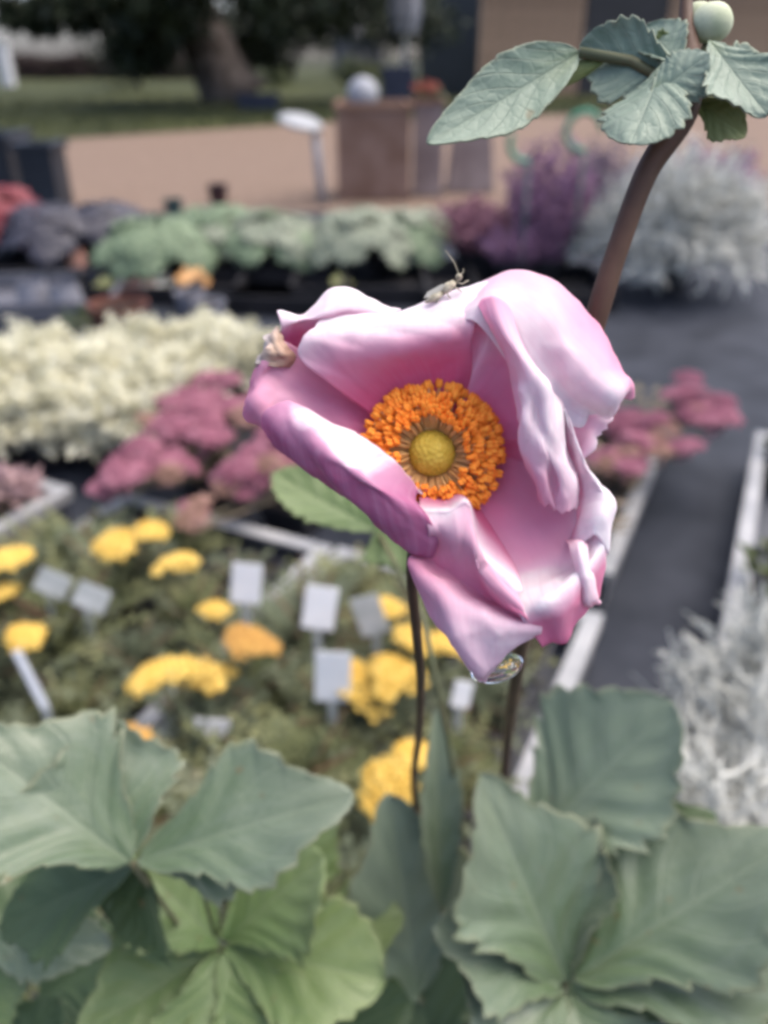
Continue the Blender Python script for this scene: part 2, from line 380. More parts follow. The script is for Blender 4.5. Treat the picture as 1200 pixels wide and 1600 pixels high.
# folded parasol in a navy base
f0 = G(622, 163); par = empty('parasol', f0)
q = MB(); q.box((0, 0, .29), (.60, .60, .58), taper=.94); q.build('base', mat('navy_plastic', (.012, .016, .035), (.02, .025, .05), 4, .5), par, False, bevel=.03)
q = MB(); q.tube([(.1, 0, .58), (.1, 0, 2.6)], .045, 12); q.build('pole', mat('white_metal', (.62, .62, .62), rough=.4), par)
q = MB(); n = 16
prof = [(.12, 1.02), (.19, 1.06), (.24, 1.3), (.23, 1.7), (.15, 2.2), (.05, 2.5)]
vs = [((.1+r*(1+.22*(k % 2))*math.cos(2*math.pi*k/n)), r*(1+.22*(k % 2))*math.sin(2*math.pi*k/n), z) for r, z in prof for k in range(n)]
q.add(vs, [(i*n+k, i*n+(k+1) % n, (i+1)*n+(k+1) % n, (i+1)*n+k) for i in range(len(prof)-1) for k in range(n)])
q.build('canopy', mat('grey_cloth', (.16, .17, .20), (.24, .25, .28), 8, .85), par, False); tag(par, 'folded grey parasol standing in a navy block base', 'parasol')
c0 = G(405, 172); cr_ = empty('crate', c0, .1)
def crate(root, w, d, h, m):
    q = MB()
    for sx in (-1, 1): q.box((sx*(w/2-.012), 0, h/2), (.024, d, h)); q.box((0, sx*(d/2-.012), h/2+.001), (w-.05, .024, h-.004))
    q.build('wall', m, root, False); q = MB(); q.box((0, 0, .015), (w-.05, d-.05, .02)); q.build('base', m, root, False)
    q = MB()
    for sx in (-1, 1): q.box((sx*(w/2), 0, h-.01), (.04, d+.04, .03)); q.box((0, sx*(d/2), h-.008), (w-.04, .036, .026))
    q.build('rim', m, root, False)
crate(cr_, .62, .4, .22, MATS['navy_plastic']); tag(cr_, 'navy blue plastic crate on the gravel under the tree', 'crate')

# ------------------------------------------------------------------ things on the gravel
def planter(label, x0, x1, ybase, ytop, m, taper, z=0, soilz=.04):
    a, c = G(x0, ybase), G(x1, ybase); w = (c-a).length; ctr = (a+c)/2 + Vector((0, w/2, 0))
    top = Vector((0, 0, CAM_H)) + ray((x0+x1)/2, ytop)*((a.y)/ray(600, ytop).y); h = top.z
    t = empty('planter', (ctr.x, ctr.y, 0)); q = MB()
    n = 4; k = taper; hw = w/2
    for rr0, rr1, flip in ((hw, hw*k, False), (hw-.025, hw*k-.025, True)):
        vs = [(sx*r, sy*r, zz) for r, zz in ((rr0, 0 if not flip else .03), (rr1, h)) for sx, sy in ((-1, -1), (1, -1), (1, 1), (-1, 1))]
        fs = [(i, (i+1) % 4, 4+(i+1) % 4, 4+i) for i in range(4)]
        q.add(vs, [f[::-1] if flip else f for f in fs])
    q.build('body', m, t, False)
    q = MB(); r = hw*k
    for sx, sy, lx, ly in ((0, -1, 2*r+.02, .04), (0, 1, 2*r+.02, .04), (-1, 0, .04, 2*r-.022), (1, 0, .04, 2*r-.022)): q.box((sx*(r-.01), sy*(r-.01), h+.006), (lx, ly, .03))
    q.build('rim', mat('rust_rim', (.19, .10, .065), (.25, .15, .10), 12, .8), t, False)
    q = MB(); q.box((0, 0, h-soilz-.02), (2*hw*min(1, k)-.06, 2*hw*min(1, k)-.06, .03)); q.build('soil', M_soil, t, False)
    tag(t, label, 'planter'); return t, h
M_cort = mat('rusty_steel', (.15, .085, .06), (.22, .14, .11), 7, .8, .3, .3, 30)
M_gst = mat('grey_stone', (.17, .13, .125), (.26, .21, .20), 6, .85, .3, .3, 40)
pl1, hp1 = planter('brown rusty square planter with a white ball on it', 528, 640, 312, 168, M_cort, 1.0)
pl2, hp2 = planter('grey stone square planter holding red flowers', 645, 690, 306, 160, M_gst, 1.0)
pl3, hp3 = planter('squat grey planter that widens to its foot', 700, 772, 300, 190, M_gst, .72)
q = MB(); bc = pl1.location + Vector((-.06, -.06, hp1+.06)); q.ball((0, 0, 0), .088, 20, 12); sb_ = q.build('stone_ball', mat('white_ball', (.22, .23, .26), (.30, .31, .33), 8, .6), loc=bc)
tag(sb_, 'white stone ball resting on the brown rusty planter', 'ball')
def red_flower_plant(label, loc, r, h, n, leafm, flm, nf):
    t = empty('bedding_plant', loc); q = MB()
    for k in range(14):
        a = random.uniform(0, 6.28); rr = r*random.random(); q.tube([(0, 0, 0), (rr*.4*math.cos(a), rr*.4*math.sin(a), h*.5), (rr*math.cos(a), rr*math.sin(a), h*random.uniform(.7, 1))], .003, 4)
    q.build('stem', M_bark, t); q = MB()
    for k in range(n):
        d = rdir(.5); p = Vector((d.x*r, d.y*r, abs(d.z)*h))*random.uniform(.4, 1); q.leaf(p, rdir(), rdir(1), .06, .035)
    q.build('foliage', leafm, t, False); 
    for k in range(nf):
        q = MB(); a = random.uniform(0, 6.28); rr = r*random.uniform(0, .8); c = Vector((rr*math.cos(a), rr*math.sin(a), h*random.uniform(.8, 1.05)))
        for j in range(9): q.leaf(c, rdir(.4), rdir(.6), .04, .03)
        q.build('flower', flm, t, False)
    return tag(t, label, 'plant')
M_red = mat('red_petals', (.24, .05, .035), (.32, .09, .05), 30, .6)
red_flower_plant('red flowering bedding plant growing in the grey stone planter', pl2.location + Vector((.0, 0, hp2-.02)), .11, .10, 60, MATS['shrub_leaves'], M_red, 9)
# garden lamp: thin post with a tilted pale dish
lg = G(504, 318); lamp = empty('garden_lamp', lg); top = (P(496, 195, (lg.y*CP+CAM_H*SP)*1.0)-lg)
q = MB(); q.tube([(0, 0, 0), (top.x*.6, 0, top.z*.6), (top.x, 0, top.z)], [.026, .022, .02], 10); q.build('post', mat('grey_metal', (.3, .3, .32), rough=.5), lamp)
q = MB(); q.lathe([(.0, .012), (.05, .02), (.10, .012), (.125, 0), (.12, -.008), (.09, -.018), (.03, -.03), (0, -.03)], n=24)
dsh = q.build('dish', mat('white_glaze', (.27, .28, .29), rough=.6), lamp, loc=(top.x-.075, 0, top.z+.03)); dsh.rotation_euler = (RAD(12), RAD(12), 0)
tag(lamp, 'slim grey garden post topped by a tilted white dish', 'post')
# stacked dark crates at the left with red plant
for lab, x0, x1, yb, yt in (('black crate with tall sides beside the red-leaved plant', 38, 100, 330, 226), ('taller black crate partly behind the red-leaved plant', -60, 34, 322, 212)):
    a, c = G(x0, yb), G(x1, yb); w = (c-a).length; tp = Vector((0, 0, CAM_H)) + ray(x0, yt)*(a.y/ray(x0, yt).y)
    t = empty('crate', ((a.x+c.x)/2, a.y+w*.5, 0)); crate(t, w-.03, w, tp.z, mat('black_crate', (.008, .010, .015), (.016, .02, .028), 6, .5)); tag(t, lab, 'crate')

# ------------------------------------------------------------------ plant builders
M_pot = mat('black_pot', (.014, .014, .017), (.024, .024, .028), 20, .45, .5)
M_tpot = mat('brown_pot', (.09, .028, .016), (.13, .045, .025), 15, .6)
def pot_mesh(w, h, round_=False, m=None):
    q = MB()
    n = 20 if round_ else 4; off = 0 if round_ else math.pi/4; s = 1 if round_ else 1.32
    prof = [(w*.36, 0), (w*.47, h*.9), (w*.5, h*.9), (w*.5, h), (w*.46, h), (w*.44, h*.86), (0, h*.86)]
    vs = [(r*s*math.cos(off+2*math.pi*k/n), r*s*math.sin(off+2*math.pi*k/n), z) for r, z in prof for k in range(n)]
    fs = [(i*n+k, i*n+(k+1) % n, (i+1)*n+(k+1) % n, (i+1)*n+k) for i in range(len(prof)-1) for k in range(n)]
    mi = [0]*(5*n) + [1]*n; q.v = vs; q.f = fs; q.mi = mi
    return q.mesh('pot', [m or M_pot, M_soil], False)
POT10 = pot_mesh(.105, .06); POT13 = pot_mesh(.14, .11, True); POT17 = pot_mesh(.19, .09, True); POTB = pot_mesh(.15, .12, True, M_tpot)

def shoots(q, n, R, h, r0, seg=4, twig=6, tl=.3, up=.8, mi=0, spread=1.0, tips=None, z0=0):
    """branching wiry shoots filling a dome"""
    for _ in range(n):
        d = rdir(up); d.z = abs(d.z)+.05; d.normalize(); k = random.uniform(.65, 1.05)
        end = Vector((d.x*R*spread*k, d.y*R*spread*k, z0+d.z*h*k)); st = Vector((random.uniform(-.12, .12)*R, random.uniform(-.12, .12)*R, z0))
        pts = []
        for i in range(seg+1):
            t = i/seg; p = st.lerp(end, t) + Vector((0, 0, .18*h*math.sin(math.pi*t)*(1-d.z))) + rdir()*R*.05*(t > 0); pts.append(p)
        q.tube(pts, [r0*(1-.6*i/seg) for i in range(seg+1)], 3, False, mi)
        for j in range(twig):
            t = random.uniform(.35, 1); i = min(int(t*seg), seg-1); p = pts[i].lerp(pts[i+1], t*seg-i)
            dd = (pts[i+1]-pts[i]).normalized()*.7 + rdir(.2)*.8; dd.normalize(); L = R*tl*random.uniform(.4, 1)
            e = p+dd*L*.5+rdir()*L*.12; e2 = p+dd*L+rdir()*L*.25
            q.tube([p, e, e2], [r0*.55, r0*.5, r0*.3], 3, False, mi)
            if tips is not None: tips.append((e2, dd))
M_silver = mat('silver_twig', (.40, .405, .37), (.60, .605, .56), 25, .8, .2)
def silver_mesh(R, h, r0, n, tw, z0): q = MB(); shoots(q, n, R, h, r0, 4, tw, .34, .6, z0=z0); return q.mesh('foliage', M_silver, False)

def plant(name, label, cat, loc, pot, parts, group=None, rz=None, scale=1):
    t = empty(name, loc, random.uniform(0, 6.28) if rz is None else rz)
    if pot: inst('pot', pot, t)
    for nm, me in parts: inst(nm, me, t, scale=scale)
    return tag(t, label, cat, group)

# trays -------------------------------------------------------------
M_tray = mat('tray_plastic', (.20, .205, .21), (.30, .30, .30), 14, .38, .5, .1, 80)  # rim copy of the plastic, paler than the walls to paint its upward-facing brightness
M_trayd = mat('tray_inside', (.05, .055, .07), (.075, .08, .095), 14, .45, .5)
def tray(label, u0, u1, v0, v1, h=.075):
    c = UV((u0+u1)/2, (v0+v1)/2); t = empty('plant_tray', c, TRAY_RZ); w, d = v1-v0, u1-u0; th = .006
    q = MB(); q.box((0, 0, .008), (w-.004, d-.004, .008)); q.build('base', M_trayd, t, False)
    for sx in (-1, 1):
        q = MB(); q.box((sx*(w/2-th), 0, h/2+.004), (th, d-.02, h-.012)); q.build('side', M_trayd, t, False)
        q = MB(); q.box((0, sx*(d/2-th), h/2+.004), (w-.03, th, h-.012)); q.build('side', M_trayd, t, False)
    q = MB(); fl = .024
    for sx in (-1, 1):
        q.box((sx*(w/2-fl/2+.004), 0, h), (fl, d, .007)); q.box((0, sx*(d/2-fl/2), h), (w-2*fl+.006, fl, .0068))
        q.box((sx*(w/2+.002), 0, h-.009), (.004, d-.004, .018)); q.box((0, sx*(d/2-.002), h-.0085), (w-.002, .004, .016))
    q.build('rim', M_tray, t, False, bevel=.0015); return tag(t, label, 'tray')
tray('grey plastic tray of yarrow pots next to the dark walkway', .29, .90, -.500, -.110)
tray('grey plastic tray of yarrow pots beside the pinkish tray', .29, .895, -.905, -.515)
tray('grey plastic tray of yarrow pots reaching under the tall leaves', -.35, .27, -.500, -.110)
tray('grey plastic tray holding pink stonecrop pots', 1.0, 1.61, -.50, -.12)
tray('grey tray with pinkish seedlings next to the cream plants', .27, .87, -1.40, -1.008)
tray('grey tray full of silver wiry plants near the walkway', -.02, .63, .025, .42)
tray('grey tray of silver wiry plants alongside the stonecrop tray', .65, 1.63, .04, .43)

# yarrow ------------------------------------------------------------
M_yleaf = mat('yarrow_leaf', (.09, .105, .045), (.19, .195, .095), 14, .75, .25, c3=(.26, .20, .10))
M_yleaf2 = mat('yarrow_leaf_grey', (.075, .092, .055), (.15, .165, .105), 14, .75, .25, c3=(.20, .17, .10))
M_brown = mat('dry_stalk', (.07, .04, .022), (.15, .085, .05), 30, .8)
def yarrow_foliage(seed):
    random.seed(seed); q = MB()
    for _ in range(7):          # spent brown stalks
        a = random.uniform(0, 6.28); q.tube([(0, 0, .05), (.02*math.cos(a), .02*math.sin(a), .09), (.06*math.cos(a), .06*math.sin(a), random.uniform(.10, .15))], .0016, 4, False, 1)
    for _ in range(64):
        a = random.uniform(0, 6.28); L = random.uniform(.055, .105); out = random.uniform(.25, 1.1)
        d = Vector((math.cos(a)*out, math.sin(a)*out, 1)).normalized(); side = Vector((-math.sin(a), math.cos(a), 0)); p0 = Vector((random.uniform(-.03, .03), random.uniform(-.03, .03), .05))
        pts = []; n = 9
        for i in range(n+1):
            t = i/n; pts.append(p0 + d*L*t + Vector((math.cos(a), math.sin(a), -.6))*L*.45*t*t*out)
        q.tube(pts[::3], [.0011, .001, .0008, .0005], 3, False)
        for i in range(2, n+1):
            f = math.sin(math.pi*(i/n*.8+.12))*.017
            for sgn in (-1, 1):
                tip = pts[i] + side*sgn*f + d*f*.6 + Vector((0, 0, random.uniform(-.004, .004)))
                w = (pts[i]-pts[i-1])*.36; q.add([pts[i]-w, pts[i]+w, tip], [(0, 1, 2)])
    return q.mesh('foliage', [M_yleaf if seed % 2 else M_yleaf2, M_brown], False)
YF = [yarrow_foliage(s) for s in (1, 2, 3, 4)]
M_yel = mat('yarrow_yellow', (.58, .38, .07), (.72, .52, .14), 90, .7, .3, transl=.1)
M_ylo = mat('yarrow_faded', (.40, .22, .06), (.5, .3, .08), 90, .7, .3)
M_ystem = mat('yarrow_stem', (.12, .14, .06), (.17, .16, .08), 20, .7)
def corymb(seed, R, n):
    random.seed(seed); q = MB(); lob = [(random.uniform(-.55, .55)*R, random.uniform(-.55, .55)*R, random.uniform(.4, .65)*R) for _ in range(4)] + [(0, 0, .7*R)]
    for cx, cy, r in lob:
        for k in range(n):
            a = k*2.39996; rr = r*math.sqrt((k+.5)/n); x, y = cx+rr*math.cos(a), cy+rr*math.sin(a)
            q.octa((x, y, -.25*((x*x+y*y)/R) + random.uniform(-.002, .002)), .0042*random.uniform(.8, 1.25))
    for k in range(9): q.tube([(0, 0, -.05), (.3*R*math.cos(k), .3*R*math.sin(k), -.022), (.6*R*math.cos(k), .6*R*math.sin(k), -.007)], .0009, 3, False, 1)
    return [q.mesh('flower_head', [M_yel, M_ystem], False), None]
CORY = [corymb(s, r, 26)[0] for s, r in ((1, .034), (2, .030), (3, .026), (4, .038))]
faded = CORY[1].copy(); faded.materials[0] = M_ylo
random.seed(5)
heads = [(175, 840, 0), (225, 828, 2), (275, 872, 1), (20, 862, 0), (38, 998, 2), (265, 1042, 3), (318, 1052, 1), (340, 952, 2), (385, 998, 'f'), (612, 945, 0), (640, 990, 2), (560, 1062, 3),
         (615, 1045, 1), (700, 1000, 1), (612, 1212, 0), (640, 1180, 2), (5, 920, 2), (200, 1160, 'f')]
yplants = []
for (u0, u1, v0, v1) in ((.29, .90, -.500, -.110), (.29, .895, -.905, -.515), (-.35, .27, -.500, -.110)):
    for i in range(5):
        for j in range(3):
            loc = UV(u0+.06+(u1-u0-.17)*i/4, v0+.065+(v1-v0-.155)*j/2, .0125)
            yplants.append([loc, [], (u0, v0)])
for px, py, k in heads:
    w = G(px, py, .165 + random.uniform(-.015, .02)); best = min(yplants, key=lambda y: (y[0]-Vector((w.x, w.y+.02, 0))).length); best[1].append((w, k))
word = {1: 'one yellow flower head', 2: 'two yellow flower heads', 3: 'three yellow flower heads', 4: 'four yellow flower heads', 5: 'five yellow flower heads'}
where = {(.29, -.500): 'in the tray by the walkway', (.29, -.905): 'in the tray by the seedlings', (-.35, -.500): 'in the tray under the tall leaves'}
for i, (loc, hs, key) in enumerate(yplants):
    s = (random.uniform(.92, 1.15) if i % 15 < 12 else random.uniform(.72, .88))*(.72 if i % 3 == 2 else 1)
    t = empty('yarrow_plant', loc); inst('pot', POT10, t, rot=(0, 0, TRAY_RZ)); inst('foliage', YF[i % 4], t, rot=(0, 0, random.uniform(0, 6.28)), scale=s)
    for w, k in hs:
        l = w-loc; me = faded if k == 'f' else CORY[k]
        q = MB(); q.tube([(random.uniform(-.015, .015), random.uniform(-.015, .015), .08), (l.x*.5, l.y*.5, .08+(l.z-.08)*.55), (l.x, l.y, l.z-.045)], [.0022, .0018, .0015], 5)
        q.build('stem', M_ystem, t); inst('flower_head', me, t, l, (random.uniform(-.25, .25), random.uniform(-.25, .25), random.uniform(0, 6)), random.uniform(.9, 1.1))
    nm = word[len(hs)] if hs else 'no open flowers'
    tag(t, 'feathery green yarrow with %s %s' % (nm, where[key]), 'plant', 'yarrow pots with %s %s' % (nm, where[key]))
# white labels
M_label = mat('white_label', (.72, .73, .75), (.8, .8, .81), 30, .5, .4)
M_lgrey = mat('weathered_label', (.36, .38, .37), (.52, .53, .52), 40, .6, .3)
for lab, px, py, z, w, h, lean, tw in (
    ('white plant label standing upright behind the brown yarrow head', 385, 912, .20, .034, .05, .15, .12),
    ('white plant label in the yarrow tray next to the flower stem', 500, 950, .19, .036, .052, .2, .15),
    ('pale plant label half hidden by two yellow heads', 578, 962, .185, .032, .05, .1, -.3),
    ('white plant label behind the largest yellow head', 520, 1058, .17, .036, .06, .1, .05),
    ('white plant label leaning in yarrow by the tray corner', 82, 912, .15, .04, .032, .25, .5),
    ('second leaning white plant label by the tray corner', 143, 934, .15, .04, .032, .3, .5),
    ('low white plant label just above the broad leaves', 332, 1137, .12, .036, .02, .2, .1),
    ('narrow white plant label tilted steeply in the yarrow', 48, 1062, .15, .010, .07, .3, -.4),
    ('small white plant label beside the water drop', 722, 1085, .13, .02, .03, .3, .2)):
    c = G(px, py, z); t = empty('plant_label', (c.x, c.y, .0))
    q = MB(); q.box((0, 0, 0), (w, .0012, h)); pn = q.build('tag', M_lgrey if 'leaning' in lab or 'half hidden' in lab else M_label, t, False, loc=(0, 0, z), bevel=.0004); pn.rotation_euler = (-lean, 0, tw)
    if 'stem' not in lab or True:
        pn.rotation_euler = (-lean, tw, 0)
    bt = Vector((0, 0, z)) + pn.rotation_euler.to_matrix() @ Vector((0, 0, -h/2))
    q = MB(); q.box((0, 0, 0), (.009, .001, bt.z-.08)); st = q.build('stake', M_lgrey, t, False, loc=(bt.x, bt.y, .08+(bt.z-.08)/2)); tag(t, lab, 'label')

# silver plants in the right-hand trays --------------------------------
random.seed(21)
SIL = [silver_mesh(.115, .16, .0023, 170, 10, .05) for _ in range(3)]
k = 0
for (u0, u1, v0, v1, lab, nu) in ((-.02, .63, .025, .42, 'wiry silver cushion bush in the tray near the walkway end', 5), (.65, .97, .035, .42, 'wiry silver cushion bush in the long tray beside the walkway', 2)):
    for i in range(nu):
        for j in range(3):
            if nu == 2 and i == 1 and j == 0: continue
            plant('silver_bush', lab, 'plant', UV(u0+.065+(u1-u0-.13)*i/max(1, nu-1), v0+.065+(v1-v0-.13)*j/2, .0125), POT10, [('foliage', SIL[k % 3])], 'silver bushes: ' + lab, scale=random.uniform(1.1, 1.35)); k += 1
M_gleaf = mat('seedling_leaf', (.05, .08, .03), (.11, .12, .05), 20, .7)
def leafy(seed, n, R, h, L, W, m, z0): 
    random.seed(seed); q = MB()
    for _ in range(n):
        d = rdir(.6); p = Vector((d.x*R, d.y*R, z0+abs(d.z)*h))*1.0; p = Vector((p.x*random.uniform(.2, 1), p.y*random.uniform(.2, 1), p.z)); q.leaf(p, Vector((d.x, d.y, random.uniform(-.2, .8))), rdir(1.5), L*random.uniform(.6, 1.2), W*random.uniform(.7, 1.2))
    return q.mesh('foliage', m, False)
GL = leafy(3, 120, .06, .05, .035, .02, M_gleaf, .075)
for i in range(2):
    for j in range(3):
        plant('seedling_plant', 'low green bedding plant in the tray past the walkway', 'plant', UV(1.08+.46*i, .115+.125*j, .0125), POT10, [('foliage', GL)], 'low green plants past the walkway')
M_pinkl = mat('pink_leaf', (.28, .17, .17), (.42, .3, .3), 25, .7)
PK = leafy(4, 130, .06, .03, .03, .018, M_pinkl, .07)
for i in range(4):
    for j in range(3):
        plant('seedling_plant', 'low pinkish seedling in the tray by the cream plants', 'plant', UV(.34+.15*i, -1.335+.13*j, .0125), POT10, [('foliage', PK)], 'pinkish seedlings')

# stonecrop with dusty pink heads -----------------------------------------
M_sed = mat('stonecrop_pink', (.24, .08, .12), (.38, .17, .22), 40, .75, .2, transl=.1)
M_sed2 = mat('stonecrop_tan', (.22, .13, .09), (.34, .2, .17), 40, .75, .2)
M_sleaf = mat('stonecrop_leaf', (.10, .085, .05), (.17, .13, .09), 20, .6)
def sed_head(seed, R, n):
    random.seed(seed); q = MB()
    for k in range(n):
        a = k*2.4; rr = R*math.sqrt((k+.5)/n); c = Vector((rr*math.cos(a), rr*math.sin(a), .35*R*(1-(rr/R)**2)+random.uniform(-.1, .1)*R)); q.octa(c, R*.16*random.uniform(.8, 1.3))
    for k in range(7): q.tube([(0, 0, -R*1.1), (.5*R*math.cos(k*.9), .5*R*math.sin(k*.9), -.02*R)], R*.03, 3, False)
    return q
SEDH = [sed_head(s, r, 60).mesh('flower_head', M_sed, False) for s, r in ((1, .028), (2, .034), (3, .024))]
SEDT = sed_head(4, .024, 50).mesh('flower_head', M_sed2, False)
random.seed(31)
sed_heads = [(300, 622, 1), (340, 605, 0), (250, 672, 0), (195, 722, 1), (180, 738, 2), (360, 640, 1), (395, 655, 0), (372, 735, 1), (378, 765, 0), (415, 690, 2), (330, 688, 't'), (268, 712, 2), (285, 650, 't'), (420, 725, 't'),
             (345, 660, 't'), (310, 675, 2), (240, 728, 't'), (400, 620, 2), (430, 640, 0), (310, 790, 't'), (500, 660, 1), (560, 700, 0), (620, 680, 1), (700, 690, 0), (780, 700, 1), (860, 690, 0),
             (965, 662, 1), (985, 700, 0), (1015, 660, 2), (1070, 622, 0), (1088, 612, 2), (1110, 662, 0), (1120, 650, 't'), (990, 728, 2), (945, 640, 't'), (1062, 700, 2), (955, 735, 't'), (1090, 645, 't'), (1025, 690, 't')]
pls = {}
sed_heads = sed_heads + [(x+random.randint(-34, 34), y+random.randint(-22, 26), random.choice([0, 1, 2, 1, 't'])) for x, y, _ in sed_heads*2 if not 450 < x < 930]
spots = [UV(1.03, -.82), UV(1.03, -.66), UV(1.18, -.74)] + [UV(1.07+.155*i, -.435+.125*j, .0125) for i in range(4) for j in range(3)]
for px, py, k in sed_heads:
    w = G(px, py, random.uniform(.13, .17)); i = min(range(len(spots)), key=lambda i: (spots[i]-Vector((w.x, w.y, 0))).length); pls.setdefault(i, []).append((w, k))
for i, sp in enumerate(spots):
    t = empty('stonecrop_plant', sp); inst('pot', POT10, t, rot=(0, 0, TRAY_RZ)); hs = pls.get(i, []); q = MB()
    for _ in range(40):
        a = random.uniform(0, 6.28); r = random.uniform(.01, .06); q.leaf((r*math.cos(a), r*math.sin(a), random.uniform(.08, .13)), (math.cos(a), math.sin(a), .3), (0, 0, 1), .028, .018)
    q.build('foliage', M_sleaf, t, False)
    for w, k in hs:
        l = w-sp; q = MB(); q.tube([(0, 0, .07), (l.x*.6, l.y*.6, .07+(l.z-.07)*.5), (l.x, l.y, l.z-.02)], .0022, 5); q.build('stem', M_sleaf, t)
        inst('flower_head', SEDT if k == 't' else SEDH[k], t, l, (random.uniform(-.3, .3), random.uniform(-.3, .3), random.uniform(0, 6)))
    if not hs: lab = 'pot of leafy stonecrop without flower heads in its tray'
    elif i < 3: lab = 'stonecrop with dusty pink heads beside the cream foliage'
    elif hs[0][0].x > .3: lab = 'stonecrop with pink heads overhanging the walkway rail'
    else: lab = 'stonecrop with pink heads in the tray behind the yarrow'
    tag(t, lab, 'plant', 'stonecrops: ' + lab)

# cream foliage plants ----------------------------------------------------
M_cream = mat('cream_leaf', (.62, .60, .44), (.80, .78, .64), 22, .75, .2, transl=.25)
M_creamst = mat('cream_stem', (.34, .33, .2))
def cream_mesh(seed):
    random.seed(seed); q = MB(); tips = []
    shoots(q, 60, .125, .125, .0024, 4, 8, .28, .7, 1, tips=tips, z0=.075)
    for p, d in tips:
        for k in range(9): q.leaf(p-d*.004*k+rdir()*.006, (d+rdir()*.9), rdir(1), .024, .012)
    return q.mesh('foliage', [M_cream, M_creamst], False)
CRM = [cream_mesh(s) for s in (1, 2, 3)]
random.seed(41)
CW = ('in the row beside the grey seedling tray', 'in the middle row reaching towards the pink stonecrop', 'in the row next to the brown pot and empty tray')
for i, (px, py) in enumerate([(-30, 700), (80, 705), (205, 712), (20, 645), (140, 655), (265, 668), (350, 625), (75, 612), (215, 615), (320, 608), (-40, 620), (420, 615)]):
    g = G(px, py, .02); g.z = 0; plant('cream_foliage_plant', 'cream bushy foliage plant ' + CW[0 if i in (0, 1, 2) else 1 if i in (3, 4, 5, 6, 11) else 2], 'plant', g, POT13, [('foliage', CRM[i % 3])], 'cream foliage plants ' + CW[0 if i in (0, 1, 2) else 1 if i in (3, 4, 5, 6, 11) else 2], scale=random.uniform(.86, 1.0))

# empty trays, brown pot, dark pots between the rows ------------------------
def low_tray(label, px, py, w, d, rz, m):
    c = G(px, py); t = empty('plant_tray', c, rz); q = MB(); h = .06
    q.box((0, 0, .006), (w, d, .008))
    q.build('base', m, t, False); 
    for sx in (-1, 1):
        q = MB(); q.box((sx*w/2, 0, h/2+.002), (.012, d-.012, h)); q.build('side', m, t, False); q = MB(); q.box((0, sx*d/2, h/2+.002), (w+.012, .012, h-.002)); q.build('side', m, t, False)
    return tag(t, label, 'tray')
M_gtray = mat('empty_tray', (.07, .072, .085), (.115, .115, .13), 10, .4, .5)
low_tray('empty blue grey tray behind the cream plants', 40, 478, .62, .42, .12, M_gtray)
low_tray('empty dark tray in the gap by the brown pot', 420, 470, .5, .36, -.1, mat('dark_tray', (.008, .008, .010), (.016, .015, .017), 10, .7, .2))
for lab, px, py, w in (('black tray under the green coral bells', 300, 452, .75), ('black tray under the silver mottled coral bells', 560, 452, .8), ('black tray under the plum coral bells', 60, 425, .8), ('black tray under the heathers', 800, 462, .6)):
    low_tray(lab, px, py, w, .42, 0, MATS['dark_tray'])
for lab, px, py, z, me in (('upturned pale grey pot lying in the empty tray', 58, 486, 0, None), ('second pale pot next to the brown pot', 108, 492, 0, None)):
    t = inst('flower_pot', pot_mesh(.12, .09, True, mat('pale_pot', (.16, .16, .18), (.24, .24, .27), 10, .5)), None, G(px, py) + Vector((0, 0, .10)), (math.pi, 0, 0)); tag(t, lab, 'pot')
t = inst('flower_pot', POTB, None, G(195, 545), (0, 0, 0), 1.1); tag(t, 'reddish brown plastic pot standing behind the cream plants', 'pot')
for k, (px, py) in enumerate(((330, 505), (300, 490))):
    t = inst('flower_pot', pot_mesh(.10, .07, True, MATS['pale_pot']), None, G(px, py), (0, 0, k)); tag(t, ('small grey pot beside the dark tray', 'small grey pot just behind another by the brown pot')[k], 'pot')
for lab, px, py, cc in (('small green weed growing next to the brown pot', 128, 520, M_gleaf), ('tiny pale weed behind the brown pot', 245, 462, M_silver)):
    t = empty('weed', G(px, py)); inst('foliage', leafy(px, 60, .05, .06, .04, .02, cc, 0), t); tag(t, lab, 'plant')

# far row: coral bells ----------------------------------------------------
def round_leaf_mesh(m, seed, R=.052):
    random.seed(seed); n = 28; q = MB(); vs = [(0, 0, -.006)]; ph = random.uniform(0, 6)
    for ring, k in ((.5, .004), (1, 0)):
        for i in range(n):
            a = 2*math.pi*i/n; lob = 1+.12*math.cos(7*a+ph)-.35*math.exp(-((a-math.pi)/.22)**2)*ring; r = R*ring*lob
            vs.append((r*math.cos(a)+R*.9, r*math.sin(a), k+R*.12*math.sin(7*a+ph)*ring-.25*R*ring*ring)); 
    vs[0] = (R*.9, 0, -.004)
    fs = [(0, 1+i, 1+(i+1) % n) for i in range(n)] + [(1+i, 1+n+i, 1+n+(i+1) % n, 1+(i+1) % n) for i in range(n)]
    q.add(vs, fs); q.tube([(-R*1.2, 0, -R*1.4), (-R*.1, 0, -.3*R), (R*.88, 0, -.008)], R*.03, 4, False); return q.mesh('leaf', m)
M_h1 = mat('coral_bell_green', (.085, .13, .07), (.16, .21, .13), 30, .6, .35, transl=.1)
M_h2 = mat('coral_bell_silver', (.12, .15, .10), (.23, .25, .19), 30, .6, .35, transl=.1)
M_h3 = mat('coral_bell_yellow', (.36, .36, .13), (.5, .48, .2), 30, .6)
M_h4 = mat('coral_bell_orange', (.5, .25, .08), (.62, .36, .16), 30, .6)
M_h5 = mat('coral_bell_plum', (.018, .018, .028), (.042, .040, .056), 30, .5)
M_h6 = mat('red_leaf', (.09, .008, .013), (.18, .022, .034), 30, .6)
M_h7 = mat('coral_bell_salmon', (.42, .2, .15), (.55, .32, .24), 30, .6)
LV = {m.name: [round_leaf_mesh(m, s) for s in (1, 2)] for m in (M_h1, M_h2, M_h3, M_h4, M_h5, M_h6, M_h7)}
